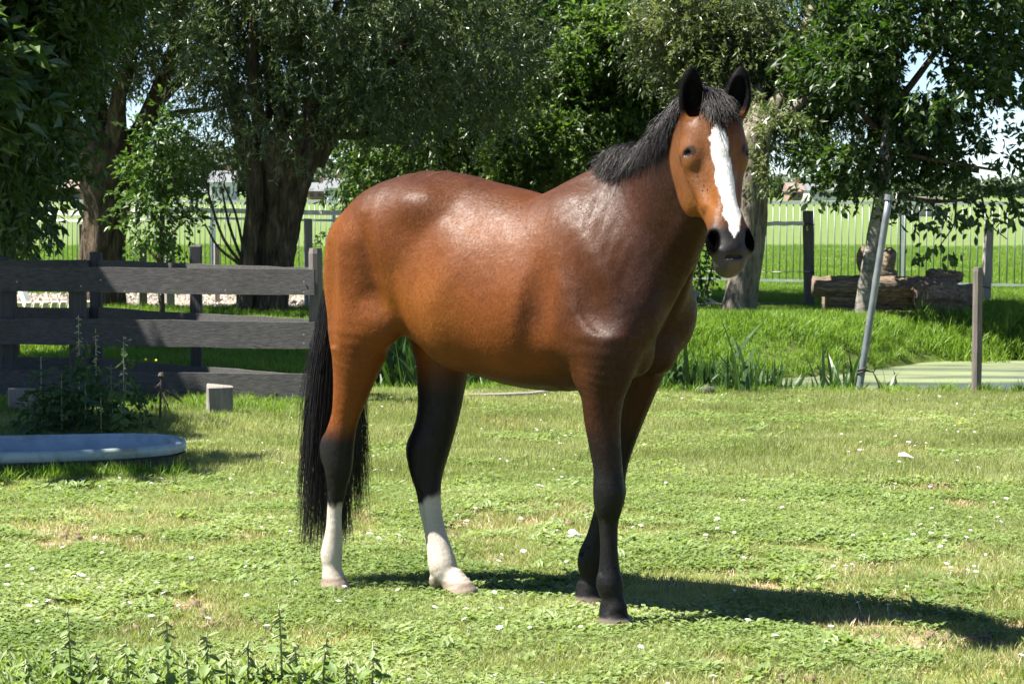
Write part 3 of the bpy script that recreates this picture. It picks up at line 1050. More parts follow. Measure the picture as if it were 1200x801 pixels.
# --- first pollard willow
t = thing('pollard_willow', 'dark pollard willow with a leaning forked trunk between the left edge and the sapling', 'tree', (px(118, 370, 29.5).x, 29.5, 0))
ptrunk('trunk', 29.5, [(116, 368, 30), (117, 330, 27), (119, 290, 25), (122, 255, 26), (124, 225, 30), (124, 200, 35), (123, 178, 38), (124, 160, 34), (128, 146, 20)], willow_bark, t, 11, .10, 34)
limbs(t, 29.5, [[(108, 190, 17, -.05), (88, 160, 13, -.1), (62, 120, 9, -.2), (45, 60, 6, -.3), (35, -40, 4, -.3)],
                [(146, 190, 16, 0), (168, 150, 13, 0), (186, 105, 10, .1), (205, 55, 8, .2), (214, -20, 6, .2)],
                [(120, 170, 15, .1), (112, 110, 11, .3), (118, 40, 8, .4), (120, -40, 5, .4)],
                [(136, 170, 13, -.2), (140, 110, 9, -.4), (160, 50, 6, -.5), (170, -30, 4, -.5)],
                [(180, 125, 8, .1), (208, 98, 6, .2), (235, 72, 4, .3), (262, 30, 3, .4)],
                [(172, 145, 6, .1), (210, 132, 4, .2), (245, 128, 2.5, .2), (275, 118, 1.5, .2)]], willow_bark, 20)
WL = (.105, .021)
crown(t, [B(110, 50, 29.8, 85, 46, 1.5), B(55, 55, 29.8, 65, 60, 1.5), B(200, 30, 29.6, 80, 46, 1.3), B(120, 10, 29.5, 130, 60, 1.8), B(35, 120, 29.8, 30, 36, .9)], 2800, .42, 15, WL, willow_leaf, 51, droop=-.4, keep=.43, freq=1.6)
crown(t, [B(110, -120, 29.5, 190, 110, 2.4)], 900, .6, 10, (.20, .06), willow_leaf, 53, keep=.32, name='upper_crown')

# --- leafy sapling between
t = thing('sapling', 'slender leafy sapling between the two pollard willows', 'sapling', (px(188, 362, 27.5).x, 27.5, 0))
limbs(t, 27.5, [[(190, 368, 3.6, 0), (188, 320, 3.4, 0), (190, 260, 3, 0), (189, 190, 2.4, 0), (192, 130, 1.5, 0), (196, 90, 1, 0)]], dark_bark, 60, 'stem')
limbs(t, 27.5, [[(189, 300, 2, 0), (205, 270, 1.5, .1), (228, 250, .8, .1)], [(189, 270, 2, 0), (172, 240, 1.4, -.1), (158, 222, .8, -.1)], [(190, 230, 1.6, 0), (210, 205, 1.2, 0), (226, 190, .8, 0)], [(190, 200, 1.6, 0), (172, 180, 1.1, 0), (160, 165, .8, 0)], [(189, 310, 2, 0), (168, 285, 1.3, 0), (152, 268, .8, 0)]], dark_bark, 62)
crown(t, [B(190, 250, 27.5, 44, 42, .45), B(172, 200, 27.5, 24, 35, .35), B(205, 190, 27.5, 30, 38, .35), B(190, 145, 27.5, 22, 30, .3)], 360, .26, 12, (.085, .040), shrub_leaf, 65, keep=.40, freq=2.6)

# --- second pollard willow
t = thing('pollard_willow', 'thick pollard willow with a deeply cleft bark trunk right behind the sunlit fence rails', 'tree', (px(316, 366, 29.0).x, 29.0, 0))
ptrunk('trunk', 29.0, [(309, 370, 30), (310, 350, 27), (314, 315, 26), (319, 280, 26), (323, 250, 28), (326, 225, 31), (329, 200, 36), (331, 180, 40), (332, 160, 38), (332, 146, 26)], willow_bark, t, 14, .13, 40)
ptrunk('trunk_rib', 29.0, [(287, 368, 10), (289, 330, 9), (294, 280, 9), (299, 240, 10), (298, 200, 11), (291, 165, 11), (284, 140, 8)], willow_bark, t, 15, .12, 18, dy=[-.28] * 7)
ptrunk('trunk_rib', 29.0, [(327, 368, 10), (330, 320, 9), (337, 280, 9), (345, 240, 10), (356, 200, 12), (372, 165, 12), (385, 140, 9)], willow_bark, t, 16, .12, 18, dy=[-.25] * 7)
limbs(t, 29.0, [[(296, 190, 15, 0), (284, 150, 12, 0), (268, 100, 9, .1), (255, 40, 7, .2), (248, -40, 5, .2)],
                [(365, 190, 16, 0), (390, 150, 13, 0), (420, 118, 10, .1), (455, 80, 7, .2), (490, 30, 5, .2)],
                [(330, 170, 17, .1), (322, 110, 12, .2), (316, 50, 9, .3), (320, -30, 6, .3)],
                [(350, 175, 12, -.2), (366, 120, 9, -.3), (380, 60, 7, -.4), (400, -10, 5, -.4)],
                [(310, 170, 11, -.2), (300, 120, 8, -.3), (296, 60, 6, -.4), (300, -20, 4, -.4)],
                [(392, 158, 6, 0), (420, 160, 4, 0), (452, 152, 2.5, .1), (480, 150, 1.5, .1)],
                [(340, 160, 9, .3), (345, 100, 7, .3), (352, 40, 5, .3)]], willow_bark, 70)
# suckers at the foot of it
limbs(t, 28.7, [[(285, 312, 2.4, 0), (262, 280, 1.8, 0), (248, 240, 1.4, 0), (238, 200, .9, 0)], [(284, 306, 2, 0), (268, 262, 1.6, 0), (260, 220, 1.1, 0)], [(282, 310, 2, 0), (256, 290, 1.5, .1), (240, 262, 1, .1)], [(286, 296, 2, 0), (276, 250, 1.4, 0), (262, 215, 1, 0)]], dark_bark, 80, 'sucker')
crown(t, [B(330, 70, 29, 95, 48, 1.6), B(445, 70, 29, 95, 72, 1.7), B(540, 50, 29, 100, 75, 1.5), B(270, 50, 29, 60, 60, 1.4), B(390, 0, 29, 190, 60, 2), B(520, 120, 28.8, 80, 45, 1.0)], 6000, .42, 15, WL, willow_leaf, 81, droop=-.4, keep=.38, freq=1.6)
crown(t, [B(255, 165, 28.8, 32, 40, .5), B(245, 120, 28.8, 36, 22, .5), B(395, 205, 28.6, 12, 40, .3), B(410, 130, 28.5, 30, 30, .4), B(320, 140, 28.0, 50, 22, .3)], 330, .45, 13, WL, willow_leaf, 84, droop=-.9, keep=.40, freq=2.5, name='drooping_shoots')
crown(t, [B(400, -120, 29, 230, 110, 2.4)], 900, .6, 10, (.20, .06), willow_leaf, 83, keep=.32, name='upper_crown')

# --- dense dark trees behind the back of the horse
t = thing('dense_tree', 'dense dark green tree filling the space above the rump of the horse', 'tree', (px(500, 330, 35).x, 35.0, 0))
ptrunk('trunk', 35, [(505, 345, 12), (503, 280, 10), (500, 200, 9), (498, 100, 8), (500, 0, 6)], dark_bark, t, 91, .08, 12)
limbs(t, 35, [[(500, 220, 5, 0), (470, 170, 4, 0), (440, 120, 3, 0)], [(500, 190, 5, 0), (540, 130, 4, 0), (575, 70, 3, 0)]], dark_bark, 93)
crown(t, [B(500, 110, 35, 120, 110, 2.0), B(470, 220, 35, 60, 60, 1.2), B(560, 210, 35, 110, 70, 1.5), B(600, 80, 35, 100, 110, 1.6), B(420, 260, 34.5, 34, 50, .6)], 5600, .38, 13, (.105, .052), shrub_leaf, 95, droop=-.2, keep=.30, freq=1.2)
t = thing('dense_tree', 'brighter leafy tree behind the withers and neck of the horse', 'tree', (px(690, 330, 33.5).x, 33.5, 0))
ptrunk('trunk', 33.5, [(690, 350, 12), (692, 280, 10), (695, 200, 9), (700, 100, 8), (702, 0, 6)], dark_bark, t, 97, .08, 12)
limbs(t, 33.5, [[(695, 220, 5, 0), (660, 160, 4, 0), (630, 110, 3, 0)], [(696, 190, 5, 0), (740, 130, 4, 0), (775, 80, 3, 0)]], dark_bark, 98)
crown(t, [B(700, 120, 33.5, 110, 100, 1.7), B(640, 180, 33.2, 70, 60, 1.0), B(740, 230, 33.5, 90, 50, 1.2), B(760, 60, 33, 80, 80, 1.2), B(660, 40, 33.5, 90, 70, 1.3)], 4600, .36, 12, (.115, .055), ash_leaf, 101, droop=-.3, keep=.31, freq=1.5)
crown(t, [B(640, 165, 31.8, 70, 50, .5), B(700, 90, 31.6, 50, 60, .4), B(765, 50, 31.6, 50, 50, .4), B(590, 120, 32, 30, 50, .3), B(720, 40, 31.5, 60, 40, .4), B(600, 190, 31.8, 50, 40, .4)], 1500, .36, 12, (.115, .052), sunlit_leaf, 103, droop=-.2, keep=.42, freq=1.8, name='sunlit_crown')
crown(t, [B(640, -120, 34, 240, 110, 2.0)], 420, .6, 10, (.18, .07), ash_leaf, 104, keep=.32, name='upper_crown')
t = thing('bush', 'low leafy bush behind the muzzle of the horse left of the leaning willow', 'bush', (px(822, 345, 30.5).x, 30.5, 0))
limbs(t, 30.5, [[(824, 352, 2, 0), (820, 320, 1.5, 0), (816, 290, 1, 0)], [(824, 350, 2, 0), (832, 325, 1.4, 0), (836, 300, .8, 0)]], dark_bark, 106, 'stem')
crown(t, [B(822, 318, 30.5, 15, 30, .25), B(815, 285, 30.5, 14, 25, .25)], 60, .2, 10, (.08, .036), shrub_leaf, 107, keep=.3, freq=3)

# --- leaning willow right of the head
t = thing('willow_tree', 'sunlit silvery willow on a leaning grey trunk right behind the head of the horse', 'tree', (px(866, 377, 28.2).x, 28.2, 0))
ptrunk('trunk', 28.2, [(862, 384, 26), (864, 370, 22), (869, 340, 19.5), (875, 300, 18.5), (880, 260, 18), (882, 220, 17), (884, 180, 18), (887, 155, 17)], grey_bark, t, 111, .06, 26)
limbs(t, 28.2, [[(886, 175, 12, 0), (872, 130, 9, .5), (850, 80, 7, 1.2), (835, 10, 5, 2)], [(888, 175, 13, 0), (905, 130, 10, .5), (930, 80, 8, 1.2), (950, 10, 6, 2)],
                [(886, 160, 11, .1), (890, 110, 8, .8), (892, 40, 6, 1.8), (895, -40, 4, 2.2)], [(900, 150, 6, -.1), (940, 120, 5, -.2), (985, 95, 3, -.3)]], grey_bark, 113)
crown(t, [B(850, 60, 30.4, 70, 60, 1.1), B(930, 60, 30.5, 70, 70, 1.2), B(900, 130, 30.2, 50, 45, .7), B(790, 40, 30.4, 60, 50, 1.0), B(870, 0, 30.4, 120, 50, 1.4), B(985, 110, 30.4, 45, 55, .9)], 3700, .40, 15, (.10, .023), willow_leaf, 115, droop=-.4, keep=.41, freq=1.7)
crown(t, [B(860, 70, 29.3, 62, 55, .35), B(902, 160, 27.7, 30, 40, .3), B(925, 90, 29.3, 36, 60, .3), B(800, 30, 29.4, 50, 40, .35), B(1050, 130, 29.6, 22, 18, .2), B(985, 40, 29.4, 30, 30, .2)], 2000, .34, 15, (.10, .025), silver_leaf, 117, droop=-.3, keep=.38, freq=2.2, name='sunlit_crown')
crown(t, [B(890, -120, 30.4, 190, 110, 2.2)], 500, .6, 10, (.16, .05), willow_leaf, 118, keep=.34, name='upper_crown')

# --- walnut on the right
t = thing('walnut_tree', 'broad leaved tree on a thin pale crooked trunk spreading over the log pile', 'tree', (px(1012, 372, 27.6).x, 27.6, 0))
ptrunk('trunk', 27.6, [(1007, 378, 11), (1010, 362, 9), (1014, 330, 8.2), (1021, 296, 8.4), (1025, 270, 7.8), (1031, 240, 7.6), (1036, 205, 7.2), (1040, 160, 6.5), (1046, 100, 5.5), (1050, 20, 4)], pale_bark, t, 121, .09, 18)
limbs(t, 27.6, [[(1034, 225, 4.5, 0), (1065, 232, 3.4, 0), (1100, 236, 2.4, -.1), (1150, 232, 1.6, -.2)], [(1038, 190, 5, 0), (1080, 150, 4, .1), (1130, 110, 3, .2), (1190, 80, 2, .2)],
                [(1040, 165, 4.5, 0), (1000, 120, 3.5, .2), (970, 70, 2.5, .3)], [(1044, 130, 4.5, 0), (1090, 70, 3.5, 0), (1130, 10, 2.5, 0)], [(1036, 215, 3.5, 0), (1000, 205, 2.5, .1), (965, 210, 1.6, .1)],
                [(1060, 180, 3, -.1), (1110, 190, 2.2, -.2), (1170, 200, 1.4, -.3)], [(1120, 232, 1.6, -.1), (1118, 262, 1, -.15), (1100, 290, .7, -.2)], [(1150, 230, 1.4, -.2), (1160, 262, .8, -.2), (1180, 280, .6, -.2)]], dark_bark, 123)
WB = [B(1060, 100, 27.6, 110, 70, 1.3), B(1130, 60, 27.6, 90, 70, 1.3), B(1010, 60, 27.8, 80, 70, 1.2), B(1040, 175, 27.6, 85, 38, .9), B(1150, 175, 27.6, 75, 45, .9), B(1100, 10, 27.6, 130, 45, 1.3), B(970, 190, 27.6, 45, 28, .5), B(1120, 225, 27.4, 60, 22, .5)]
crown(t, WB, 2900, .36, 12, (.120, .056), walnut_leaf, 125, droop=-.2, keep=.45, freq=1.75)
crown(t, [B(1120, -120, 27.6, 170, 110, 2.0)], 500, .6, 10, (.18, .08), walnut_leaf, 127, keep=.34, name='upper_crown')
# single leaves hanging low, picked out against the meadow
lm = MB()
ws = [(0, 0, 0), (.022, .0, .035), (.030, .0, .065), (.024, .0, .095), (0, 0, .128), (-.024, .0, .095), (-.030, .0, .065), (-.022, .0, .035), (0, -.007, .065)]
lm.add([(a, b_ - .010 * abs(a) / .03, -c) for a, b_, c in ws], [(0, 1, 8), (1, 2, 8), (2, 3, 8), (3, 4, 8), (4, 5, 8), (5, 6, 8), (6, 7, 8), (7, 0, 8)])
lme = lm.build('leaf', True); lme.materials.append(walnut_leaf)
lr = random.Random(9)
spots = []
for (cu, cv, ru, rv, k_) in ((972, 238, 22, 12, 12), (1030, 232, 20, 10, 6), (1085, 262, 26, 14, 22), (1098, 292, 22, 12, 20), (1075, 298, 12, 8, 8), (1112, 305, 10, 8, 6), (1140, 262, 26, 16, 26), (1168, 255, 20, 14, 14), (1120, 245, 40, 10, 26), (1060, 245, 16, 8, 8), (1190, 240, 14, 12, 10)):
    for _ in range(k_):
        spots.append((lr.gauss(cu, ru * .5), lr.gauss(cv, rv * .5)))
for (u_, v_) in spots:
    p = px(u_, v_, 27.35 + lr.uniform(-.25, .25)) - t.location
    o = obj('leaf', lme, None, t, loc=p, rot=(lr.gauss(0, .45), lr.gauss(0, .75), lr.uniform(0, 6.28)))
    s_ = lr.uniform(.7, 1.15); o.scale = (s_, s_, s_)
print('leaves', NL, time.time() - T0)
# ================================================================== GRASS AND PLANTS
src = bpy.data.collections.new('plant_sources')      # holds what the node trees instance; never linked to the scene


def src_obj(name, me, mat):
    o = bpy.data.objects.new(name, me); me.materials.append(mat); return o


def grass_mat(name, stops, rough=.5, trans=.35, spec=.4):
    m, nt, b = new_mat(name)
    pos = N(nt, 'ShaderNodeNewGeometry').outputs['Position']
    f = noise(nt, .9, 5, .65, vec=pos)
    f2 = noise(nt, 31, 2, .6, vec=pos)
    a = N(nt, 'ShaderNodeMath', operation='ADD'); nt.links.new(f, a.inputs[0]); nt.links.new(f2, a.inputs[1])
    a2 = N(nt, 'ShaderNodeMath', operation='MULTIPLY'); a2.inputs[1].default_value = .5; nt.links.new(a.outputs[0], a2.inputs[0])
    col = ramp(nt, a2.outputs[0], stops)
    nt.links.new(col, b.inputs['Base Color']); b.inputs['Roughness'].default_value = rough
    b.inputs['Specular IOR Level'].default_value = spec
    tr = N(nt, 'ShaderNodeBsdfTranslucent'); nt.links.new(mix(nt, 1.0, col, (1.3, 1.35, .7), 'MULTIPLY'), tr.inputs[0])
    ms = N(nt, 'ShaderNodeMixShader'); ms.inputs[0].default_value = trans
    nt.links.new(b.outputs[0], ms.inputs[1]); nt.links.new(tr.outputs[0], ms.inputs[2])
    nt.links.new(ms.outputs[0], nt.nodes['Material Output'].inputs[0])
    return m


lawn = grass_mat('lawn_blades', [(.36, (.150, .185, .055)), (.50, (.240, .280, .105)), (.62, (.37, .38, .20))], trans=.45)
clover = grass_mat('clover_leaves', [(.38, (.120, .185, .050)), (.52, (.205, .275, .095)), (.64, (.33, .38, .19))], trans=.45)
straw = grass_mat('dry_grass', [(.38, (.26, .20, .11)), (.55, (.42, .34, .20)), (.66, (.54, .46, .30))], trans=.2)
lush = grass_mat('bank_grass', [(.36, (.075, .140, .014)), (.50, (.140, .240, .026)), (.62, (.215, .320, .05))], trans=.45)
reedm = grass_mat('reed_leaves', [(.36, (.025, .055, .014)), (.55, (.045, .095, .022)), (.66, (.075, .130, .035))], rough=.4, trans=.3)


def blade_tuft(seed, n, rad, h, w, lean=.5, seg=2, curl=.5):
    r = np.random.default_rng(seed)
    V, F = [], []
    for i in range(n):
        a = r.uniform(0, 6.28); q = rad * math.sqrt(r.random())
        x, y = math.cos(a) * q, math.sin(a) * q
        hh = h * r.uniform(.45, 1.15); ww = w * r.uniform(.7, 1.2)
        la = r.uniform(0, 6.28); l = lean * r.uniform(.1, 1.0)
        dx, dy = math.cos(la) * l, math.sin(la) * l
        fa = r.uniform(0, 6.28); sx, sy = math.cos(fa) * ww / 2, math.sin(fa) * ww / 2
        b = len(V)
        for s in range(seg):
            t = s / seg
            k = 1 - .35 * t
            px_, py_, pz_ = x + dx * hh * t ** 1.6, y + dy * hh * t ** 1.6, hh * (t - curl * .3 * t * t * l)
            V += [(px_ - sx * k, py_ - sy * k, pz_), (px_ + sx * k, py_ + sy * k, pz_)]
        V.append((x + dx * hh, y + dy * hh, hh * (1 - curl * .3 * l)))
        for s in range(seg - 1):
            F.append((b + 2 * s, b + 2 * s + 1, b + 2 * s + 3, b + 2 * s + 2))
        F.append((b + 2 * seg - 2, b + 2 * seg - 1, b + 2 * seg))
    me = bpy.data.meshes.new('tuft'); me.from_pydata(V, [], F); me.update()
    return me


def rosette(seed, n, rad, L, W, lift=.35):
    r = np.random.default_rng(seed); V, F = [], []
    for i in range(n):
        a = r.uniform(0, 6.28); q = rad * math.sqrt(r.random()); x, y = math.cos(a) * q, math.sin(a) * q
        z = r.uniform(.006, .030)
        d = r.uniform(0, 6.28); l = L * r.uniform(.6, 1.2); w = W * r.uniform(.7, 1.2); up_ = r.uniform(-.1, lift)
        dx, dy = math.cos(d), math.sin(d)
        b = len(V)
        V += [(x, y, z), (x + dx * l * .5 - dy * w / 2, y + dy * l * .5 + dx * w / 2, z + up_ * l * .6 + r.uniform(-.1, .25) * w), (x + dx * l, y + dy * l, z + up_ * l), (x + dx * l * .5 + dy * w / 2, y + dy * l * .5 - dx * w / 2, z + up_ * l * .6 + r.uniform(-.1, .25) * w)]
        F.append((b, b + 1, b + 2, b + 3))
    me = bpy.data.meshes.new('rosette'); me.from_pydata(V, [], F); me.update()
    return me


def scatter(name, P_, rz, sc_, sources, label, tilt=None):
    """instances of the source meshes on points, as ONE object"""
    n = len(P_)
    me = bpy.data.meshes.new(name); me.vertices.add(n); me.vertices.foreach_set('co', np.asarray(P_, np.float32).ravel())
    at = me.attributes.new('rz', 'FLOAT', 'POINT'); at.data.foreach_set('value', np.asarray(rz, np.float32))
    at = me.attributes.new('sz', 'FLOAT', 'POINT'); at.data.foreach_set('value', np.asarray(sc_, np.float32))
    o = bpy.data.objects.new(name, me); C.objects.link(o)
    col = bpy.data.collections.new(name + '_sources')
    for s in sources:
        col.objects.link(s)
    ng = bpy.data.node_groups.new(name, 'GeometryNodeTree')
    ng.interface.new_socket('Geometry', in_out='INPUT', socket_type='NodeSocketGeometry')
    ng.interface.new_socket('Geometry', in_out='OUTPUT', socket_type='NodeSocketGeometry')
    gi = ng.nodes.new('NodeGroupInput'); go = ng.nodes.new('NodeGroupOutput')
    ci = ng.nodes.new('GeometryNodeCollectionInfo'); ci.inputs['Collection'].default_value = col
    ci.inputs['Separate Children'].default_value = True; ci.inputs['Reset Children'].default_value = True
    ip = ng.nodes.new('GeometryNodeInstanceOnPoints'); ip.inputs['Pick Instance'].default_value = True
    rv = ng.nodes.new('FunctionNodeRandomValue'); rv.data_type = 'INT'
    rv.inputs['Min'].default_value = 0; rv.inputs['Max'].default_value = len(sources) - 1
    nr = ng.nodes.new('GeometryNodeInputNamedAttribute'); nr.data_type = 'FLOAT'; nr.inputs['Name'].default_value = 'rz'
    nz = ng.nodes.new('GeometryNodeInputNamedAttribute'); nz.data_type = 'FLOAT'; nz.inputs['Name'].default_value = 'sz'
    cx = ng.nodes.new('ShaderNodeCombineXYZ')
    L_ = ng.links.new
    L_(nr.outputs[0], cx.inputs[2]); L_(gi.outputs[0], ip.inputs['Points']); L_(ci.outputs[0], ip.inputs['Instance'])
    L_(cx.outputs[0], ip.inputs['Rotation']); L_(nz.outputs[0], ip.inputs['Scale'])
    for s in rv.outputs:
        if s.enabled:
            L_(s, ip.inputs['Instance Index'])
            break
    L_(ip.outputs[0], go.inputs[0])
    md = o.modifiers.new('scatter', 'NODES'); md.node_group = ng
    tag(o, label, kind='stuff')
    return o


gr = np.random.default_rng(5)
lawn_src = [src_obj('lawn_tuft', blade_tuft(i, 46, .075, .040, .0040, 1.1, 2), lawn) for i in range(5)]
clov_src = [src_obj('clover_tuft', rosette(20 + i, 34, .075, .021, .015, .5), clover) for i in range(4)]
straw_src = [src_obj('straw_tuft', blade_tuft(40 + i, 22, .08, .032, .004, 1.5, 2), straw) for i in range(3)]
lawn2_src = [src_obj('lawn_tuft_far', blade_tuft(60 + i, 60, .14, .065, .008, .8, 1), lawn) for i in range(4)]
lush_src = [src_obj('bank_tuft', blade_tuft(80 + i, 44, .14, .17, .010, .8, 3, 1.0), lush) for i in range(5)]
lush_far = [src_obj('field_tuft', blade_tuft(95 + i, 40, .22, .13, .016, .8, 1), lush) for i in range(3)]
weed_src = [src_obj('weed_rosette', rosette(110 + i, 15, .05, .055, .026, .6), clover) for i in range(3)]
reed_src = [src_obj('reed_tuft', blade_tuft(130 + i, 12, .09, .34, .020, .55, 4, 1.3), reedm) for i in range(4)]


def frustum_pts(y0, y1, n, bias=1.0, margin=.35):
    """points in the camera's wedge between two distances"""
    y = y0 + (y1 - y0) * gr.random(n) ** bias
    w = y * 600 / FPX + margin
    x = gr.uniform(-1, 1, n) * w
    # equal density: keep with probability w / wmax
    k = gr.random(n) < w / w.max()
    return x[k], y[k]


def soilmask(x, y):
    return n2d(x + 3.3, y, 1.5) * .42 + n2d(x, y + 9, 4.6) * .36 + n2d(x + 5, y + 2, 10.5) * .22


def intub(x, y):
    x, y = np.asarray(x), np.asarray(y)
    a, b = (x + 2.60), (y - 12.92)
    return (np.abs(a * math.cos(R(20)) + b * math.sin(R(20))) < .87) & (np.abs(-a * math.sin(R(20)) + b * math.cos(R(20))) < .46)


# near lawn
x, y = frustum_pts(6.6, 12.5, 17000)
s = soilmask(x, y); k = (s < .56) | (gr.random(len(x)) < .28)
x, y, s = x[k], y[k], s[k]; k = ~intub(x, y); x, y, s = x[k], y[k], s[k]
P_ = np.stack([x, y, terr(x, y)], 1); scn = .55 + .55 * n2d(x, y, 2.3) + .2 * gr.random(len(x))
scatter('pasture_grass', P_, gr.uniform(0, 6.28, len(x)), scn, lawn_src, 'short grazed yellow green grass covering the pasture round the horse')
x, y = frustum_pts(6.6, 12.5, 15000)
k = (n2d(x + 20, y + 4, 1.9) * .6 + n2d(x, y, 6) * .4 > .36) & (soilmask(x, y) < .60) & ~intub(x, y); x, y = x[k], y[k]
scatter('clover', np.stack([x, y, terr(x, y)], 1), gr.uniform(0, 6.28, len(x)), .7 + .6 * gr.random(len(x)), clov_src, 'low clover and small leaves mixed through the pasture grass')
x, y = frustum_pts(6.6, 18, 12000)
k = (soilmask(x, y) > .54); x, y = x[k], y[k]
scatter('dry_thatch', np.stack([x, y, terr(x, y)], 1), gr.uniform(0, 6.28, len(x)), .6 + .6 * gr.random(len(x)), straw_src, 'dry straw coloured thatch in the worn patches of the pasture')
# further lawn to the pond and the fence
x, y = frustum_pts(12.3, 18.5, 12500)
s = soilmask(x, y); k = (s < .62) | (gr.random(len(x)) < .35)
tubm = intub(x, y)
k &= ~tubm & (terr(x, y) > -.30)
x, y = x[k], y[k]
scatter('pasture_grass', np.stack([x, y, terr(x, y)], 1), gr.uniform(0, 6.28, len(x)), .6 + .5 * n2d(x, y, 2) + .25 * ((x < -1.2) & (y > 15)), lawn2_src, 'short sunlit grass between the horse and the pond edge')
x, y = frustum_pts(12.3, 18.2, 4200)
k = (n2d(x + 20, y + 4, 1.6) > .5) & ~intub(x, y); x, y = x[k], y[k]
scatter('clover', np.stack([x, y, terr(x, y)], 1), gr.uniform(0, 6.28, len(x)), .9 + .7 * gr.random(len(x)), clov_src, 'clover patches in the farther part of the pasture')
# leafy mass among the front nettles
n = 330
x = gr.uniform(-1.75, -.35, n); y = gr.uniform(6.75, 7.5, n)
k = gr.random(n) < sstep(-.3, -.8, x) * .9 + .1; x, y = x[k], y[k]
herb_src = [src_obj('herb_tuft', rosette(150 + i, 18, .06, .034, .016, 1.5), clover) for i in range(3)]
scatter('herb_layer', np.stack([x, y, terr(x, y) + .02], 1), gr.uniform(0, 6.28, len(x)), .6 + .6 * gr.random(len(x)), herb_src, 'bright green herb layer under the nettles at the bottom left')
# taller tufts round the tub, posts and along the water edge
x = np.concatenate([gr.uniform(-3.6, -1.4, 330), gr.uniform(-2.0, 4.2, 260), gr.uniform(-3.6, -1.35, 420)])
y = np.concatenate([12.92 + (x[:330] + 2.6) * .36 - .53 + gr.normal(size=330) * .05, gr.normal(18.15, .12, 260), gr.normal(16.6, .5, 420)])
k = ~((x > -1.72) & (y < 14)) & ~intub(x, y); x, y = x[k], y[k]
scatter('tall_grass', np.stack([x, y, terr(x, y)], 1), gr.uniform(0, 6.28, len(x)), .35 + .4 * gr.random(len(x)), lush_src, 'taller grass left standing along the fence, tub and pond edge')
# weed rosettes on the pasture
cx_ = [(300, 672), (335, 686), (250, 668), (200, 578), (60, 578), (110, 575), (20, 580), (150, 572), (790, 560), (820, 640), (570, 690), (610, 690), (640, 735), (700, 570), (880, 505), (1010, 640), (1100, 700), (960, 760), (820, 778), (520, 745), (430, 780), (90, 720), (150, 700), (1150, 560), (740, 480), (930, 680), (460, 600), (590, 540), (660, 640)]
X_, Y_ = [], []
for u_, v_ in cx_:
    p = pg(u_, v_); k_ = gr.integers(8, 22)
    X_ += list(p.x + gr.normal(size=k_) * .10); Y_ += list(p.y + gr.normal(size=k_) * .18)
x, y = np.array(X_), np.array(Y_)
xr, yr = frustum_pts(6.8, 16, 260)
x = np.concatenate([x, xr]); y = np.concatenate([y, yr])
k = ~intub(x, y); x, y = x[k], y[k]
scatter('broadleaf_weeds', np.stack([x, y, terr(x, y)], 1), gr.uniform(0, 6.28, len(x)), .5 + .5 * gr.random(len(x)), weed_src, 'darker broad leaved weed rosettes dotted over the pasture')
# far bank and everything behind up to the railing
n = 26000
x = gr.uniform(-7.6, 7.6, n); y = 19.0 + 17.5 * gr.random(n) ** .9
k = (np.abs(x) < y * .215 + .4)
tz = terr(x, y)
k &= ~((x > -1.3) & (tz < WATER_Z + .03))
k &= ~((x < 2.0) & (y > 31) & (y < 35.1) & (gr.random(n) > .02))
k &= ~((x < -1.2) & (y < 19.3) & (gr.random(n) > .5))
k &= ~((x > 3.4) & (x < 5.2) & (np.abs(y - 28.75) < .3))
k &= (y < 34) | (gr.random(n) < .35)
x, y, tz = x[k], y[k], tz[k]
sz_ = .55 + .65 * n2d(x, y, 1.1); sz_ *= np.where(y > 29.5, .55, 1.0); sz_ *= np.where((x > 4.6) & (y < 27.3), 1.5, 1.0); sz_ *= np.where((x > 3.1) & (x < 5.5) & (y > 27.2) & (y < 29.2), .35, 1.0)
scatter('bank_grass', np.stack([x, y, tz], 1), gr.uniform(0, 6.28, len(x)), sz_, lush_src, 'lush bright green grass on the far pond bank and under the trees')
n = 15000
y = 33 + 34 * gr.random(n) ** 1.3; x = gr.uniform(-1, 1, n) * (y * .215 + .5)
k = ~((x < 2.2) & (y < 35.3)); x, y = x[k], y[k]
scatter('meadow_grass', np.stack([x, y, terr(x, y)], 1), gr.uniform(0, 6.28, len(x)), .45 + .6 * n2d(x, y, .6), lush_far, 'bright meadow grass beyond the metal railing')
# reeds at the near water edge
X_, Y_, S_ = [], [], []
for (u0, u1, n_, yy, sc0) in ((776, 905, 80, 18.8, 1.75), (850, 925, 30, 18.8, 1.5), (925, 1000, 8, 18.9, 1.3), (980, 990, 3, 19.4, 2.0), (1040, 1060, 6, 18.7, 1.2), (1020, 1200, 10, 18.3, .30), (440, 520, 46, 18.9, 2.0), (540, 700, 50, 19.0, 1.3)):
    for _ in range(n_):
        u_ = gr.uniform(u0, u1); d_ = yy + gr.normal() * .22
        X_.append((u_ - 600) / FPX * d_); Y_.append(d_); S_.append(sc0 * gr.uniform(.6, 1.2))
x, y = np.array(X_), np.array(Y_)
scatter('reeds', np.stack([x, y, np.maximum(terr(x, y), WATER_Z) - .02], 1), gr.uniform(0, 6.28, len(x)), S_, reed_src, 'dark green reeds and iris leaves along the near edge of the pond')
# far-right bank reeds
X_, Y_, S_ = [], [], []
for _ in range(60):
    u_ = gr.uniform(1075, 1210); d_ = 27.2 + gr.normal() * .4
    X_.append((u_ - 600) / FPX * d_); Y_.append(d_); S_.append(gr.uniform(.9, 1.6))
x, y = np.array(X_), np.array(Y_)
scatter('reeds', np.stack([x, y, np.maximum(terr(x, y), WATER_Z) - .02], 1), gr.uniform(0, 6.28, len(x)), S_, lush_src, 'tall grass and reeds on the far bank behind the short dark post')

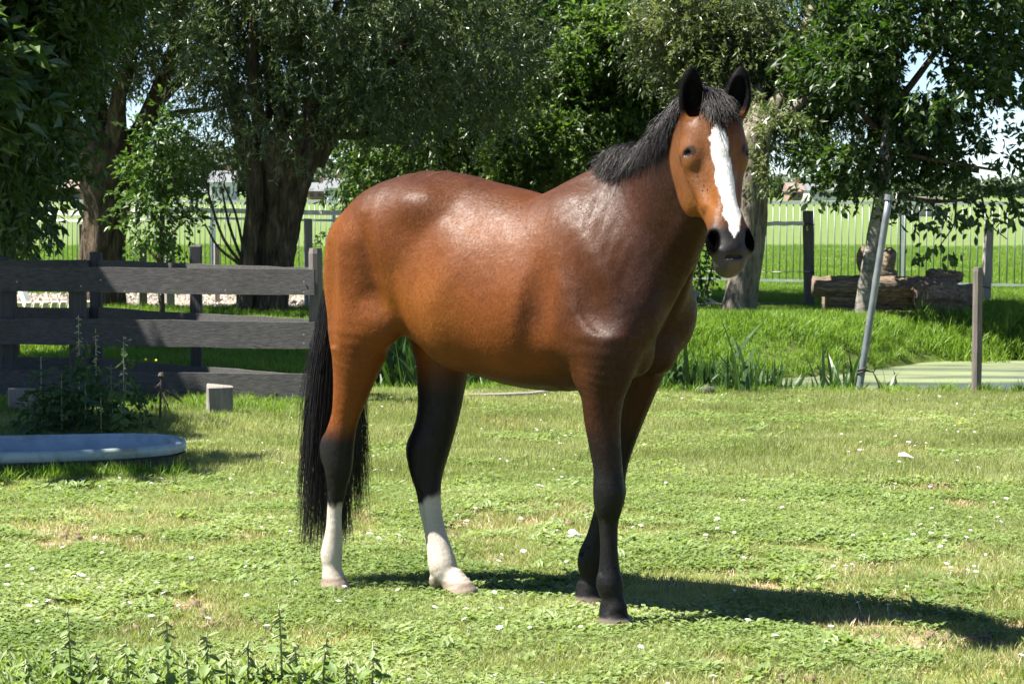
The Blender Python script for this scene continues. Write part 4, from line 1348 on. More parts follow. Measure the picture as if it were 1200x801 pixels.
# ---- daisies / clover flowers
fm = simple('white_petals', (.72, .70, .66), (.82, .81, .78), 40, .7)
m = MB(); vs = []; n_ = 9
vs.append((0, 0, .012))
for k_ in range(n_):
    a = 6.28 * k_ / n_; r1 = .011 * random.uniform(.8, 1.15)
    vs.append((math.cos(a) * r1, math.sin(a) * r1, .008)); vs.append((math.cos(a + .35) * .0055, math.sin(a + .35) * .0055, .0095))
fs = [(0, 1 + k_, 1 + (k_ + 1) % (2 * n_)) for k_ in range(2 * n_)]
m.add(vs, fs); m.tube([(0, 0, -.03), (0, 0, .006)], .0009, 4, cap=False)
dme = m.build('daisy')
fixed = [(88, 687), (97, 685), (105, 690), (32, 722), (25, 698), (8, 698), (148, 722), (153, 718), (140, 690), (190, 642), (122, 648), (305, 627), (314, 620), (340, 633), (295, 588), (270, 570), (395, 713), (405, 711), (640, 640), (648, 637), (727, 562), (722, 558), (655, 535), (672, 540), (648, 508), (640, 470), (930, 565), (1168, 614), (1080, 622), (1095, 620), (1112, 627), (1138, 628), (1142, 684), (1042, 724), (1005, 719), (975, 748), (970, 766), (910, 757), (1195, 780), (990, 672), (1000, 673), (975, 673), (860, 700), (884, 697), (880, 735), (876, 740), (872, 661), (842, 620), (843, 631), (870, 596), (918, 604), (935, 474), (1025, 478), (1060, 474), (1178, 470), (1135, 680), (1115, 680), (547, 735), (601, 705), (585, 722), (587, 745), (623, 745), (580, 701), (545, 723), (550, 747), (510, 722), (420, 690), (405, 698), (465, 700), (492, 655), (700, 640), (680, 743), (750, 770), (985, 470), (1145, 556), (1180, 590), (1060, 700)]
dl = random.Random(4)
spots = [pg(u_ + dl.uniform(-2, 2), v_ + dl.uniform(-2, 2)) for u_, v_ in fixed]
while len(spots) < 285:
    y_ = dl.uniform(7.2, 17.6); x_ = dl.uniform(-1, 1) * y_ * .21
    if n2d(x_ + 5, y_, .8) > .42 and not (x_ < -1.6 and y_ > 12.6):
        spots.append(Vector((x_, y_, 0)))
dme.materials.append(fm)
for p in spots:
    o = obj('daisy', dme, None, None, loc=(p.x, p.y, float(terr(p.x, p.y)) + .032), rot=(dl.uniform(-.5, .1), dl.uniform(-.35, .35), dl.uniform(0, 6.28)))
    s_ = dl.uniform(.75, 1.35); o.scale = (s_, s_, 1)
    tag(o, 'small white flower head dotted in the short pasture grass', 'flower', 'small white flowers in the pasture')
ym = simple('yellow_petals', (.75, .55, .03))
for u_, v_, lab in ((183, 422, 'left yellow flower on the sunlit leafy weed before the fence'), (171, 421, 'right yellow flower on the sunlit leafy weed before the fence'), (1125, 505, 'tiny yellow flower in the grass below the short pond post')):
    D_ = 15.2 if v_ < 450 else pg(u_, v_).y
    p = px(u_, v_, D_)
    m = MB(); m.tube([(0, 0, -.004), (0, 0, .0), (0, 0, .006)], [.003, .009, .006], 8)
    o = obj('yellow_flower', m.build('yellow_flower'), ym, loc=(p.x, D_, max(p.z, .05)), rot=(.9, 0, 0)); tag(o, lab, 'flower')
# white scraps
for u_, v_, w_, lab in ((1062, 545, .085, 'white feathery scrap lying in the grass on the right'), (674, 638, .055, 'flat white scrap in the grass left of the front legs')):
    p = pg(u_, v_); m = MB(); vs = []; fs = []
    for i in range(7):
        t_ = i / 6; hw = .018 * math.sin(t_ * math.pi * .9 + .15) + .003
        vs += [(-w_ / 2 + w_ * t_, -hw, .045 + .012 * math.sin(t_ * 4)), (-w_ / 2 + w_ * t_, hw, .048 + .02 * math.sin(t_ * 5 + 1)), (-w_ / 2 + w_ * t_, 0, .058 + .014 * math.sin(t_ * 4.5))]
    for i in range(6):
        a = i * 3; fs += [(a, a + 3, a + 5, a + 2), (a + 2, a + 5, a + 4, a + 1), (a, a + 1, a + 4, a + 3)]
    m.add(vs, fs)
    o = obj('white_scrap', m.build('white_scrap', True), fm, loc=(p.x, p.y, float(terr(p.x, p.y)) - .005), rot=(.15, 0, -.25)); tag(o, lab, 'scrap')
# a dark stone at the pond edge
p = pg(828, 462)
m = MB(); m.tube([(-.07, 0, .0), (-.05, 0, .02), (0, 0, .03), (.05, 0, .02), (.075, 0, 0)], [.01, .035, .045, .035, .012], 9, rough=.12)
tag(obj('stone', m.build('stone', True), simple('dark_stone', (.05, .045, .04), (.11, .10, .09), 8, .8), loc=(p.x, p.y, 0)), 'dark stone in the grass at the pond edge below the reeds', 'stone')
# dung / soil crumbs
m = MB()
for _ in range(150):
    u_, v_ = dl.uniform(0, 1200), dl.uniform(490, 800); q = pg(u_, v_)
    if soilmask(q.x, q.y) > .55 and not (q.x < -1.6 and q.y > 12.6):
        for __ in range(dl.randint(3, 8)):
            x_, y_ = q.x + dl.gauss(0, .05), q.y + dl.gauss(0, .05); s_ = dl.uniform(.006, .018)
            m.box((x_, y_, float(terr(x_, y_)) + s_ * .7), (s_ * 2, s_ * 1.6, s_ * 1.2), rz=dl.uniform(0, 3), jitter=s_ * .35)
tag(obj('soil_crumbs', m.build('soil_crumbs', True), simple('soil_crumb', (.10, .065, .045), (.19, .13, .09), 20, .95)), 'brown crumbs of soil and old dung in the worn patches', kind='stuff')

# ---- nettles
nlm = MB()
outl = [(0, 0), (.30, .18), (.42, .40), (.36, .62), (.22, .82), (0, 1.0)]
vs = [(0, y_, -.10 * y_ * y_) for y_ in (0, .2, .4, .62, .82, 1.0)]
L_ = [(-x_, y_, .10 * x_ - .10 * y_ * y_ + .03) for x_, y_ in outl[1:-1]]; R_ = [(x_, y_, .10 * x_ - .10 * y_ * y_ + .03) for x_, y_ in outl[1:-1]]
vv = vs + L_ + R_
ff = []
for side_, b0 in ((0, 6), (1, 10)):
    ff.append((0, 1, b0) if side_ else (0, b0, 1))
    for i in range(3):
        q = (i + 1, i + 2, b0 + i + 1, b0 + i)
        ff.append(q if side_ else tuple(reversed(q)))
    ff.append((4, 5, b0 + 3) if side_ else (4, b0 + 3, 5))
nlm.add(vv, ff)
nleaf = nlm.build('leaf', True)
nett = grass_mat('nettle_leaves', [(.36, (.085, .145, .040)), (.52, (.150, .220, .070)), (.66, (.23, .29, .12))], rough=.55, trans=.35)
nettd = grass_mat('nettle_leaves_shaded', [(.36, (.030, .065, .020)), (.52, (.055, .105, .032)), (.66, (.095, .15, .05))], rough=.55, trans=.3)  # shaded copy of the nettle leaves, tree shade put into the colour
stemm = simple('nettle_stem', (.13, .16, .06), (.24, .26, .12), 20, .7)
seedm = simple('nettle_seed', (.30, .30, .17), (.48, .46, .30), 30, .9)
nleaf.materials.append(nett)
nleafd = nleaf.copy(); nleafd.materials.clear(); nleafd.materials.append(nettd)
nr = random.Random(12)


def nettle(x_, y_, h, lab, group, leafL=.075, pairs=9, dark=False, lean=(0, 0), seeds=True, wide=1.0):
    z0 = float(terr(x_, y_))
    t = thing('nettle', lab, 'nettle', (x_, y_, z0), nr.uniform(0, 6), group)
    m = MB()
    pts = [Vector((lean[0] * q * q, lean[1] * q * q, h * q)) for q in (0, .25, .5, .75, 1)]
    m.tube(pts, [.0045, .004, .0035, .003, .002], 6)
    if seeds:
        for i in range(26 if dark or h > .45 else 10):
            q = nr.uniform(.6, 1.0); a = nr.uniform(0, 6.28); l_ = nr.uniform(.012, .03)
            b_ = Vector((lean[0] * q * q, lean[1] * q * q, h * q))
            m.tube([b_, b_ + Vector((math.cos(a) * l_, math.sin(a) * l_, -l_ * .5))], [.003, .0035], 4)
    obj('stem', m.build('stem', True), stemm if h < .45 else seedm, t)
    for i in range(pairs):
        q = .10 + .90 * (i + .3) / pairs
        a0 = i * 1.57 + nr.uniform(-.3, .3)
        L = leafL * (1.05 - .62 * q) * nr.uniform(.8, 1.2)
        for s in (0, 1):
            a = a0 + s * math.pi
            o = obj('leaf', nleafd if dark else nleaf, None, t, loc=(lean[0] * q * q, lean[1] * q * q, h * q), rot=(nr.uniform(-.75, .15) if q < .9 else .5, nr.uniform(-.3, .3), a))
            o.scale = (L * wide, L, L)
    return t


fore = [(82, 712, 'tall nettle spike standing highest near the bottom left corner'), (197, 722, 'tall nettle spike second from the left in the bottom row'), (243, 738, None), (330, 705, 'tallest nettle spike, left of centre at the bottom edge'), (378, 740, None), (60, 760, None), (118, 765, None), (150, 748, None), (176, 770, None), (222, 765, None), (266, 762, None), (290, 750, None), (352, 752, None), (405, 770, None), (436, 752, None), (312, 775, None), (30, 775, None), (420, 790, None)]
LOWLAB = {243: 'mid height nettle midway between the second and the tallest spike', 378: 'low nettle just right of the tallest spike at the bottom edge', 60: 'low nettle left of the tall spike in the bottom left corner', 118: 'low nettle just right of the tall spike in the bottom left corner',
          150: 'low nettle just left of the second tall spike', 176: 'very short nettle at the foot of the second tall spike', 222: 'short nettle just right of the second tall spike', 266: 'short nettle centred between the second and the tallest spike', 290: 'low nettle left of the tallest spike',
          352: 'short nettle at the right foot of the tallest spike', 405: 'short nettle near the right end of the row', 436: 'rightmost nettle of the row along the bottom edge', 312: 'very short nettle at the left foot of the tallest spike', 30: 'leftmost nettle in the bottom left corner', 420: 'tiny nettle touching the bottom edge below the tail'}
for i, (u_, vt, lab) in enumerate(fore):
    D_ = nr.uniform(6.95, 7.25)
    p = px(u_, vt, D_)
    nettle(p.x, D_, max(p.z, .06) - 0.0, lab or LOWLAB.get(u_, 'low nettle at the bottom edge left of the horse'), 'nettles along the bottom edge', .078, max(5, int(p.z / .026)), lean=(nr.uniform(-.03, .03), 0), wide=.62)
back = [(92, 372, 15.2, 'tallest nettle with a seeding spike rising in front of the fence', True, .0), (163, 398, 15.0, 'sunlit nettle leaning right with yellowish top before the fence', False, .10), (112, 388, 15.3, 'thin dark nettle just right of the tallest nettle', False, 0),
        (48, 420, 15.1, 'dark nettle low in the shade above the bathtub', False, 0), (72, 440, 14.7, 'short dark nettle behind the middle of the bathtub', False, 0), (130, 430, 14.9, 'bushy nettle between the tall spike and the leaning one', False, 0),
        (150, 445, 14.8, 'sunlit bushy nettle before the bottom rail', False, .03), (100, 450, 14.6, 'dark bushy nettle right at the tub rim', False, 0), (62, 462, 14.9, 'low shaded nettle at the fence foot', False, 0), (35, 458, 14.6, 'low shaded nettle near the left frame edge', False, 0), (118, 462, 14.5, 'low bushy nettle beside the tub rim', False, 0), (142, 470, 14.6, 'low sunlit nettle by the tub end', False, 0)]
for i, (u_, vt, D_, lab, sd, ln) in enumerate(back):
    D_ = D_; p = px(u_, vt, D_)
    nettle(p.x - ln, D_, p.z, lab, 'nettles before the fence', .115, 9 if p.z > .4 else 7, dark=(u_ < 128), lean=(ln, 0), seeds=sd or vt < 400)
# extra leafy mass low down
bt = thing('weed_bush', 'bushy green weeds filling the foot of the nettles behind the bathtub', 'weeds', (px(100, 480, 14.95).x, 14.95, 0))
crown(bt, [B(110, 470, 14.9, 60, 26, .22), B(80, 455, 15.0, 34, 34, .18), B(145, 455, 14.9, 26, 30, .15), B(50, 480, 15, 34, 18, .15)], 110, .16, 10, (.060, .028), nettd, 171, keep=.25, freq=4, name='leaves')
# withered dock
wt = thing('withered_thistle', 'withered dark thistle stalk in front of the lit bottom rail', 'thistle', (px(187, 495, 15.3).x, 15.3, 0))
wm_ = simple('withered_stalk', (.035, .028, .022), (.09, .075, .06), 12, .9)
m = MB(); top = px(189, 440, 15.3) - wt.location
m.tube([(0, 0, 0), top * .5, top], [.008, .007, .006], 6); obj('stem', m.build('stem'), wm_, wt)
m = MB(); m.tube([top - Vector((0, 0, .015)), top, top + Vector((0, 0, .02))], [.012, .022, .014], 8); obj('seed_head', m.build('seed_head'), wm_, wt)
for a, l_, d_ in ((.5, .16, -.05), (2.2, .14, -.09), (3.7, .17, -.06), (5.2, .15, -.10), (1.3, .11, -.12)):
    m = MB(); b_ = top * nr.uniform(.72, .95); e_ = b_ + Vector((math.cos(a) * l_, math.sin(a) * l_ * .5, d_ - .05))
    mid = (b_ + e_) / 2 + Vector((0, 0, .025))
    sdv = Vector((0, .012, .012))
    m.add([b_, mid + sdv, e_, mid - sdv], [(0, 1, 2), (0, 2, 3)]); obj('leaf', m.build('leaf'), wm_, wt)
# grass blades hanging by the stub
print('plants', time.time() - T0)
# ================================================================== HORSE
TH = R(36)
HO = Vector((-0.062, 8.82, 0.0))
HH = Vector((math.cos(TH), -math.sin(TH), 0))     # the horse's forward
HL = Vector((math.sin(TH), math.cos(TH), 0))      # its left


def hp(u, v_, y):
    """photo pixel -> horse-local point in the plane local y"""
    c = Vector((0, 0, CAM_H))
    r = px(u, v_, 1.0) - c
    t = ((HO - c).dot(HL) + y) / r.dot(HL)
    p = c + r * t - HO
    return np.array([p.dot(HH), y, p.z])


def pxm(p):
    """metres per photo pixel at the local point"""
    w = HO + HH * p[0] + HL * p[1]
    return w.y / FPX


VOX = 0.0062
GMIN = np.array([-0.86, -0.80, -0.02])
GMAX = np.array([1.42, 0.40, 2.12])
GN = np.ceil((GMAX - GMIN) / VOX).astype(int) + 1
FIELD = np.full(GN, 0.5, dtype=np.float32)


def _box(lo, hi):
    a = np.maximum(np.floor((np.asarray(lo) - GMIN) / VOX).astype(int), 0)
    b = np.minimum(np.ceil((np.asarray(hi) - GMIN) / VOX).astype(int) + 1, GN)
    return a, b


def _grid(a, b):
    xs = [(GMIN[i] + np.arange(a[i], b[i]) * VOX).astype(np.float32) for i in range(3)]
    return xs[0][:, None, None], xs[1][None, :, None], xs[2][None, None, :]


def _apply(a, b, d, k, op='add', arr=None):
    F = FIELD if arr is None else arr
    sl = tuple(slice(a[i], b[i]) for i in range(3))
    f = F[sl]
    if op == 'add':
        if k <= 0:
            F[sl] = np.minimum(f, d)
        else:
            h = np.maximum(k - np.abs(f - d), 0) / k
            F[sl] = np.minimum(f, d) - h * h * k * 0.25
    else:
        d = -d
        h = np.maximum(k - np.abs(f - d), 0) / k
        F[sl] = np.maximum(f, d) + h * h * k * 0.25


def _nrm(v_):
    v_ = np.asarray(v_, float)
    return v_ / np.linalg.norm(v_)


def ell(c, r, axes=None, k=0.05, op='add', pad=None):
    """ellipsoid; axes: rows are the three local axes"""
    c = np.asarray(c, float)
    A = np.eye(3) if axes is None else np.array([_nrm(x) for x in axes])
    r = np.asarray(r, float)
    pad = (k + 0.03) if pad is None else pad
    ext = np.sqrt(((A * r[:, None]) ** 2).sum(0)) + pad
    a, b = _box(c - ext, c + ext)
    if (b <= a).any():
        return
    X, Y, Z = _grid(a, b)
    X = X - c[0]; Y = Y - c[1]; Z = Z - c[2]
    k0 = 0; k1 = 0
    for i in range(3):
        q = (X * A[i, 0] + Y * A[i, 1] + Z * A[i, 2]) / r[i]
        k0 = k0 + q * q
        k1 = k1 + (q / r[i]) ** 2
    k0 = np.sqrt(k0); k1 = np.sqrt(k1) + 1e-5
    _apply(a, b, (k0 * (k0 - 1) / k1).astype(np.float32), k, op)


def _cr(P, n):
    """Catmull-Rom resampling of station rows"""
    P = np.asarray(P, float)
    Q = np.vstack([2 * P[0] - P[1], P, 2 * P[-1] - P[-2]])
    out = []
    for i in range(1, len(Q) - 2):
        for j in range(n):
            t = j / n
            out.append(0.5 * ((2 * Q[i]) + (-Q[i - 1] + Q[i + 1]) * t + (2 * Q[i - 1] - 5 * Q[i] + 4 * Q[i + 1] - Q[i + 2]) * t * t
                              + (-Q[i - 1] + 3 * Q[i] - 3 * Q[i + 1] + Q[i + 2]) * t ** 3))
    out.append(Q[-2])
    return np.array(out)


def chain(st, side, k=0.05, n=3, cap=1.0, egg=None, op='add'):
    """st rows: x,y,z,w,h (w half-width along `side`, h half-height across); joined smoothly into the field"""
    S = _cr(st, n)
    S[:, 3:] = np.maximum(S[:, 3:], 0.003)
    pad = k + 0.03
    mx = S[:, 3:5].max(1)[:, None] + pad
    a, b = _box((S[:, :3] - mx).min(0), (S[:, :3] + mx).max(0))
    tmp = np.full(b - a, 0.5, dtype=np.float32)
    for i in range(len(S) - 1):
        A, B = S[i, :3], S[i + 1, :3]
        L = np.linalg.norm(B - A)
        if L < 1e-6:
            continue
        ax = (B - A) / L
        s = np.asarray(side, float)
        s = _nrm(s - ax * s.dot(ax))
        u = np.cross(ax, s)
        m = max(mx[i, 0], mx[i + 1, 0])
        a2, b2 = _box(np.minimum(A, B) - m, np.maximum(A, B) + m)
        a2 = np.maximum(a2, a); b2 = np.minimum(b2, b)
        if (b2 <= a2).any():
            continue
        X, Y, Z = _grid(a2, b2)
        X = X - A[0]; Y = Y - A[1]; Z = Z - A[2]
        t0 = X * ax[0] + Y * ax[1] + Z * ax[2]
        t = np.clip(t0 / L, 0, 1)
        w = S[i, 3] + (S[i + 1, 3] - S[i, 3]) * t
        h = S[i, 4] + (S[i + 1, 4] - S[i, 4]) * t
        qa = t0 - t * L
        qs = X * s[0] + Y * s[1] + Z * s[2]
        qu = X * u[0] + Y * u[1] + Z * u[2]
        if egg is not None:                    # widen towards one side of the section
            w = w * (1 + egg * np.clip(qu / h, -1, 1))
        mm = np.minimum(w, h) * cap
        k0 = np.sqrt((qs / w) ** 2 + (qu / h) ** 2 + (qa / mm) ** 2)
        k1 = np.sqrt((qs / w ** 2) ** 2 + (qu / h ** 2) ** 2 + (qa / mm ** 2) ** 2) + 1e-5
        d = (k0 * (k0 - 1) / k1).astype(np.float32)
        sl = tuple(slice(a2[j] - a[j], b2[j] - a[j]) for j in range(3))
        tmp[sl] = np.minimum(tmp[sl], d)
    _apply(a, b, tmp, k, op)


# ---- trunk: x, top, bottom, half width
TR = [(-0.58, 1.37, 1.12, .12), (-0.51, 1.455, 1.03, .195), (-0.42, 1.538, 0.99, .240), (-0.31, 1.580, .965, .260), (-0.20, 1.574, .915, .263),
      (-0.08, 1.545, .855, .268), (0.05, 1.518, .817, .281), (0.16, 1.495, .797, .288), (0.27, 1.490, .791, .283), (0.36, 1.520, .795, .268),
      (0.45, 1.545, .805, .250), (0.54, 1.52, .835, .230), (0.62, 1.44, .885, .20), (0.69, 1.31, .96, .15)]
chain([(x, 0, (a + b) / 2, w, (a - b) / 2) for x, a, b, w in TR], (0, 1, 0), k=0.02, cap=0.5)
# rump, buttocks, thighs
for s in (-1, 1):
    ell((-0.36, s * 0.120, 1.355), (0.235, 0.145, 0.175), k=0.06)                       # gluteal mass
    ell((-0.530, s * 0.120, 1.19), (0.146, 0.118, 0.21), k=0.06)                    # buttock
    ell((-0.19, s * 0.175, 1.445), (0.07, 0.06, 0.05), k=0.10)                         # point of hip
    ell((-0.02, s * 0.15, 1.12), (0.24, 0.155, 0.26), k=0.06)                        # rear barrel
    ell((0.22, s * 0.135, 1.06), (0.28, 0.165, 0.235), k=0.05)                       # ribs
# flank hollow
ell((-0.135, -0.350, 1.33), (0.08, 0.04, 0.12), k=0.10, op='sub')
ell((-0.135, 0.350, 1.33), (0.06, 0.05, 0.10), k=0.10, op='sub')
# withers ridge
chain([(0.32, 0, 1.44, .05, .05), (0.42, 0, 1.515, .045, .05), (0.50, 0, 1.555, .042, .05), (0.58, 0, 1.585, .040, .05)], (0, 1, 0), k=0.06)
# shoulders
for s in (-1, 1):
    chain([(0.42, s * .10, 1.41, .06, .08), (0.47, s * .160, 1.31, .072, .11), (0.55, s * .185, 1.20, .08, .12), (0.62, s * .17, 1.08, .085, .11), (0.64, s * .15, 1.01, .08, .09)], (0, 1, 0), k=0.07)
    ell((0.50, s * .205, 1.04), (0.115, .065, .15), axes=((1, 0, 0.25), (0, 1, 0), (-.25, 0, 1)), k=0.05)    # triceps
    ell((0.69 - .012 * s, s * .125 - .0 , 1.09), (0.082, .078, .12), k=0.05)                                                  # point of shoulder
    ell((0.645, s * .075, .955), (0.08, .075, .095), k=0.04)                                                   # pectorals
# ---- neck
NS = np.array([.42, .91, 0.0])
chain([(0.53, 0.0, 1.25, .175, .265), (0.62, -.005, 1.33, .150, .258), (0.73, -.035, 1.425, .118, .228), (0.85, -.105, 1.51, .096, .192), (0.955, -.185, 1.585, .086, .165),
       (1.04, -.255, 1.645, .080, .142), (1.075, -.285, 1.69, .072, .115)], (0.28, .96, 0), k=0.09)
# windpipe / jugular groove
chain([(0.70, 0.0, 1.17, .055, .05), (0.82, -.06, 1.29, .05, .045), (0.94, -.15, 1.40, .045, .045), (1.02, -.215, 1.49, .045, .045)], (0.28, .96, 0), k=0.05)

# ---- head
PSI, SIG = R(13), R(26)
hf = np.array([math.sin(PSI + TH), -math.cos(PSI + TH), 0.0])          # the way the face looks, level
hs = np.array([math.cos(PSI + TH), math.sin(PSI + TH), 0.0])           # across the face, photo left to right
ha = math.sin(SIG) * hf + math.cos(SIG) * np.array([0, 0, -1.0])       # poll -> muzzle
ROLL = R(0.5)
ha_, hs_ = ha * math.cos(ROLL) + hs * math.sin(ROLL), hs * math.cos(ROLL) - ha * math.sin(ROLL)
ha, hs = ha_, hs_
hn = np.cross(ha, hs)
if hn.dot(hf) < 0:
    hn = -hn
HP = hp(835, 119, -0.31)


def H(s, a, n):
    if a > .2:
        a = .2 + (a - .2) * .875
    return HP + hs * s + ha * a + hn * n


HA = (hs, ha, hn)
face = [(-.01, .062, .070, -.080), (.05, .088, .095, -.095), (.12, .100, .108, -.105), (.19, .094, .112, -.112), (.26, .076, .108, -.112), (.33, .062, .088, -.096),
        (.40, .054, .068, -.079), (.47, .052, .058, -.070), (.53, .056, .056, -.067), (.565, .050, .046, -.064), (.585, .040, .036, -.064)]
chain([(*H(0, a, n), w, h) for a, w, h, n in face], hs, k=0.05, cap=0.8)
for s in (-1, 1):
    ell(H(s * .058, .215, -.185), (.034, .105, .075), HA, k=0.045)            # cheek plate
    ell(H(s * .050, .120, -.155), (.045, .085, .075), HA, k=0.05)
    ell(H(s * .080, .150, -.055), (.024, .040, .030), HA, k=0.040)            # brow over the eye
    ell(H(s * .060, .085, -.030), (.035, .055, .030), HA, k=0.04)             # temple
    chain([(*H(s * .082, .21, -.075), .010, .012), (*H(s * .068, .29, -.075), .009, .012), (*H(s * .055, .36, -.070), .007, .01)], hs, k=0.035)   # facial crest
    ell(H(s * .053, .525, -.040), (.027, .048, .034), HA, k=0.028)            # nostril rim
    ell(H(s * .034, .46, -.028), (.018, .05, .02), HA, k=0.03)
ell(H(0, .30, -.012), (.030, .20, .016), HA, k=0.03)                          # nasal bone
ell(H(0, .110, -.012), (.055, .070, .022), HA, k=0.04)                        # forehead
ell(H(0, .560, -.044), (.043, .032, .034), HA, k=0.025)                       # upper lip
ell(H(0, .600, -.070), (.042, .028, .034), HA, k=0.035)                       # lower lip
ell(H(0, .582, -.105), (.038, .040, .032), HA, k=0.03)                       # chin
for s in (-1, 1):
    tilt = ((hs + ha * s * 0.35), (ha - hs * s * 0.35), hn + hs * 0)
    ell(H(s * .057, .525, -.010), (.0135, .030, .040), ((hs - hn * 0 + ha * s * .25), (ha - hs * s * .25), hn), k=0.012, op='sub')
chain([(*H(-.027, .586, -.030), .002, .005), (*H(-.014, .590, -.022), .003, .008), (*H(.0, .592, -.018), .003, .008), (*H(.014, .590, -.022), .003, .008), (*H(.027, .586, -.030), .002, .005)], ha, k=.008, op='sub')        # mouth
for s in (-1, 1):                                                            # lids: a raised rim with an almond opening
    od = _nrm(hs * s * .80 + hn * .55); sd_ = _nrm(np.cross(od, ha)); e0 = H(s * .0845, .170, -.044)
    ell(e0 - od * .009, (.026, .034, .019), (sd_, ha, od), k=0.04)
    ell(e0 + od * .019, (.0150, .0095, .0095), (sd_, ha, od), k=0.005, op='sub')
# ears
up = np.array([0, 0, 1.0])
EAR = []
for s, tu, tv, bu, bv in ((-1, 809, 77, 812, 142), (1, 869, 77, 862, 140)):
    tip = H(0, 0, 0) * 0 + np.array(hp(tu, tv, HP[1] + s * .045 * 1.6 + .02))
    bot = np.array(hp(bu, bv, HP[1] + s * .045 + .02))
    ax = _nrm(tip - bot)
    L = np.linalg.norm(tip - bot)
    f2 = _nrm(np.array([math.sin(R(6) + TH - s * R(6)), -math.cos(R(6) + TH - s * R(6)), 0.15]))
    f2 = _nrm(f2 - ax * f2.dot(ax))
    s2 = np.cross(ax, f2)
    pts = [(0.0, .024, .026), (.15, .037, .030), (.35, .0445, .030), (.55, .041, .026), (.75, .0335, .020), (.90, .021, .013), (.975, .009, .008)]
    chain([(*(bot + ax * L * t - f2 * .0), w, h) for t, w, h in pts], s2, k=0.02, cap=0.5)
    EAR.append((bot, tip, ax, f2, s2, L))
    ell(bot + ax * L * .40 + f2 * .026, (.031, L * .39, .034), (s2, ax, f2), k=0.008, op='sub')

# ---- legs, given by what the photograph shows: u, v, half width in px, local y, flatten
def leg(rows, k, n=3, flat=0.9, side=(0, 1, 0)):
    st = []
    for u, v_, hw, y in rows:
        p = hp(u, v_, y)
        r = hw * pxm(p)
        st.append((*p, r * flat, r * 1.03))
    chain(st, side, k=k, n=n)
    return st


def hoof(px_, top, y, rt, rb, fwd, tilt=0.05):
    """px_: ground centre pixel"""
    p = hp(px_[0], px_[1], y)
    p[2] = 0.0
    t = np.array([p[0] - fwd, y, top])
    chain([(*t, rt, rt), (*(t * .55 + (p + np.array([0, 0, 0.0])) * .45), (rt + rb) / 2, (rt + rb) / 2 * 1.02), (p[0], p[1], 0.005, rb, rb * 1.06), (p[0] + 0.004, p[1], -.02, rb * .98, rb * 1.05)], (0, 1, 0), k=0.012, n=2, cap=0.6)
    return p


leg([(432, 290, 50, -.12), (427, 340, 44.5, -.135), (423, 385, 40, -.15), (420.5, 412, 33, -.155), (415, 440, 25.5, -.155), (410, 465, 20.5, -.155), (404, 490, 16.5, -.155), (397.5, 518, 18.5, -.155), (396.5, 545, 17, -.155),
     (395, 568, 12.5, -.155), (392, 596, 9, -.155), (391, 622, 10, -.155), (388.5, 648, 13, -.155), (390, 666, 11, -.155), (393, 682, 10.5, -.155)], 0.04)
ell(hp(384, 527, -.155), (.030, .028, .06), k=0.03)                     # point of hock
ell(hp(448, 378, -.175), (.075, .06, .085), k=0.06)                      # stifle
hoofs = [hoof((393, 697), .078, -.155, .036, .058, .016)]
leg([(500, 340, 45, .11), (516, 385, 40, .115), (519, 420, 33, .115), (517.5, 445, 29.5, .11), (515, 475, 26, .10), (510, 500, 24.5, .09), (501.5, 528, 25, .08), (500, 550, 20.5, .07), (502, 572, 15.2, .06), (504.5, 597, 13.2, .055), (509.5, 622, 13, .05),
     (515, 645, 15, .045), (519, 663, 17, .04), (527, 678, 13, .04), (535, 690, 13, .04)], 0.035)
ell(hp(485, 527, .085), (.028, .026, .055), k=0.03)
ell(hp(511, 680, .04), (.026, .026, .032), k=0.02)                       # fetlock tuft
hoofs.append(hoof((541, 704), .080, .04, .034, .062, .036))
leg([(714, 395, 44, -.17), (712, 428, 34, -.175), (707, 458, 26.5, -.17), (706, 490, 22, -.165), (709, 522, 19, -.16), (712.5, 550, 17.5, -.155), (713.5, 575, 18.8, -.155), (713, 592, 17, -.155),
     (713, 612, 11.7, -.155), (713.5, 640, 10.5, -.155), (714, 666, 12.5, -.155), (714.5, 684, 16.2, -.155), (718.5, 700, 12.8, -.155), (721, 712, 14.5, -.155)], 0.035)
ell(hp(688, 437, -.175), (.05, .045, .06), k=0.05)                       # elbow
hoofs.append(hoof((721, 731), .080, -.155, .036, .060, .022))
leg([(757, 395, 38, .11), (751, 425, 31, .13), (744, 452, 26, .14), (735, 482, 22.5, .15), (727, 512, 19, .155), (720.5, 540, 16.5, .16), (715.5, 566, 17, .16), (715, 586, 17, .16),
     (706, 604, 11.5, .16), (698.5, 628, 11, .16), (693, 648, 14.5, .16), (691, 660, 14.5, .16), (692, 676, 11.5, .16), (692, 688, 13, .16)], 0.035)
hoofs.append(hoof((691, 707), .080, .16, .036, .057, .016))
# tendon grooves along the cannons, knee caps
for pts_, y_ in (([(708.5, 608), (708, 640), (709, 668)], -.155), ([(700, 612), (693, 632), (688, 646)], .16), ([(389, 575), (386, 600), (384, 640)], -.155), ([(498, 575), (501, 600), (507, 632)], .055)):
    P3 = [hp(u_, v_, y_) for u_, v_ in pts_]
    for sd in (-1, 1):
        chain([(q[0], q[1] + sd * .0315, q[2], .0085, .0085) for q in P3], (0, 1, 0), k=.014, op='sub')
for u_, v_, y_ in ((717, 577, -.155), (720, 573, .16)):
    q = hp(u_, v_, y_)
    ell(q + np.array([.014, 0, 0]), (.026, .031, .034), k=.014)
    ell(q + np.array([-.034, 0, -.012]), (.014, .020, .022), k=.02)
for u_, v_, y_ in ((393, 668, -.155), (521, 668, .04), (716, 700, -.155), (693, 680, .16)):
    q = hp(u_, v_, y_)
# sheath
ell((-0.18, 0, .93), (.09, .045, .05), k=0.06)
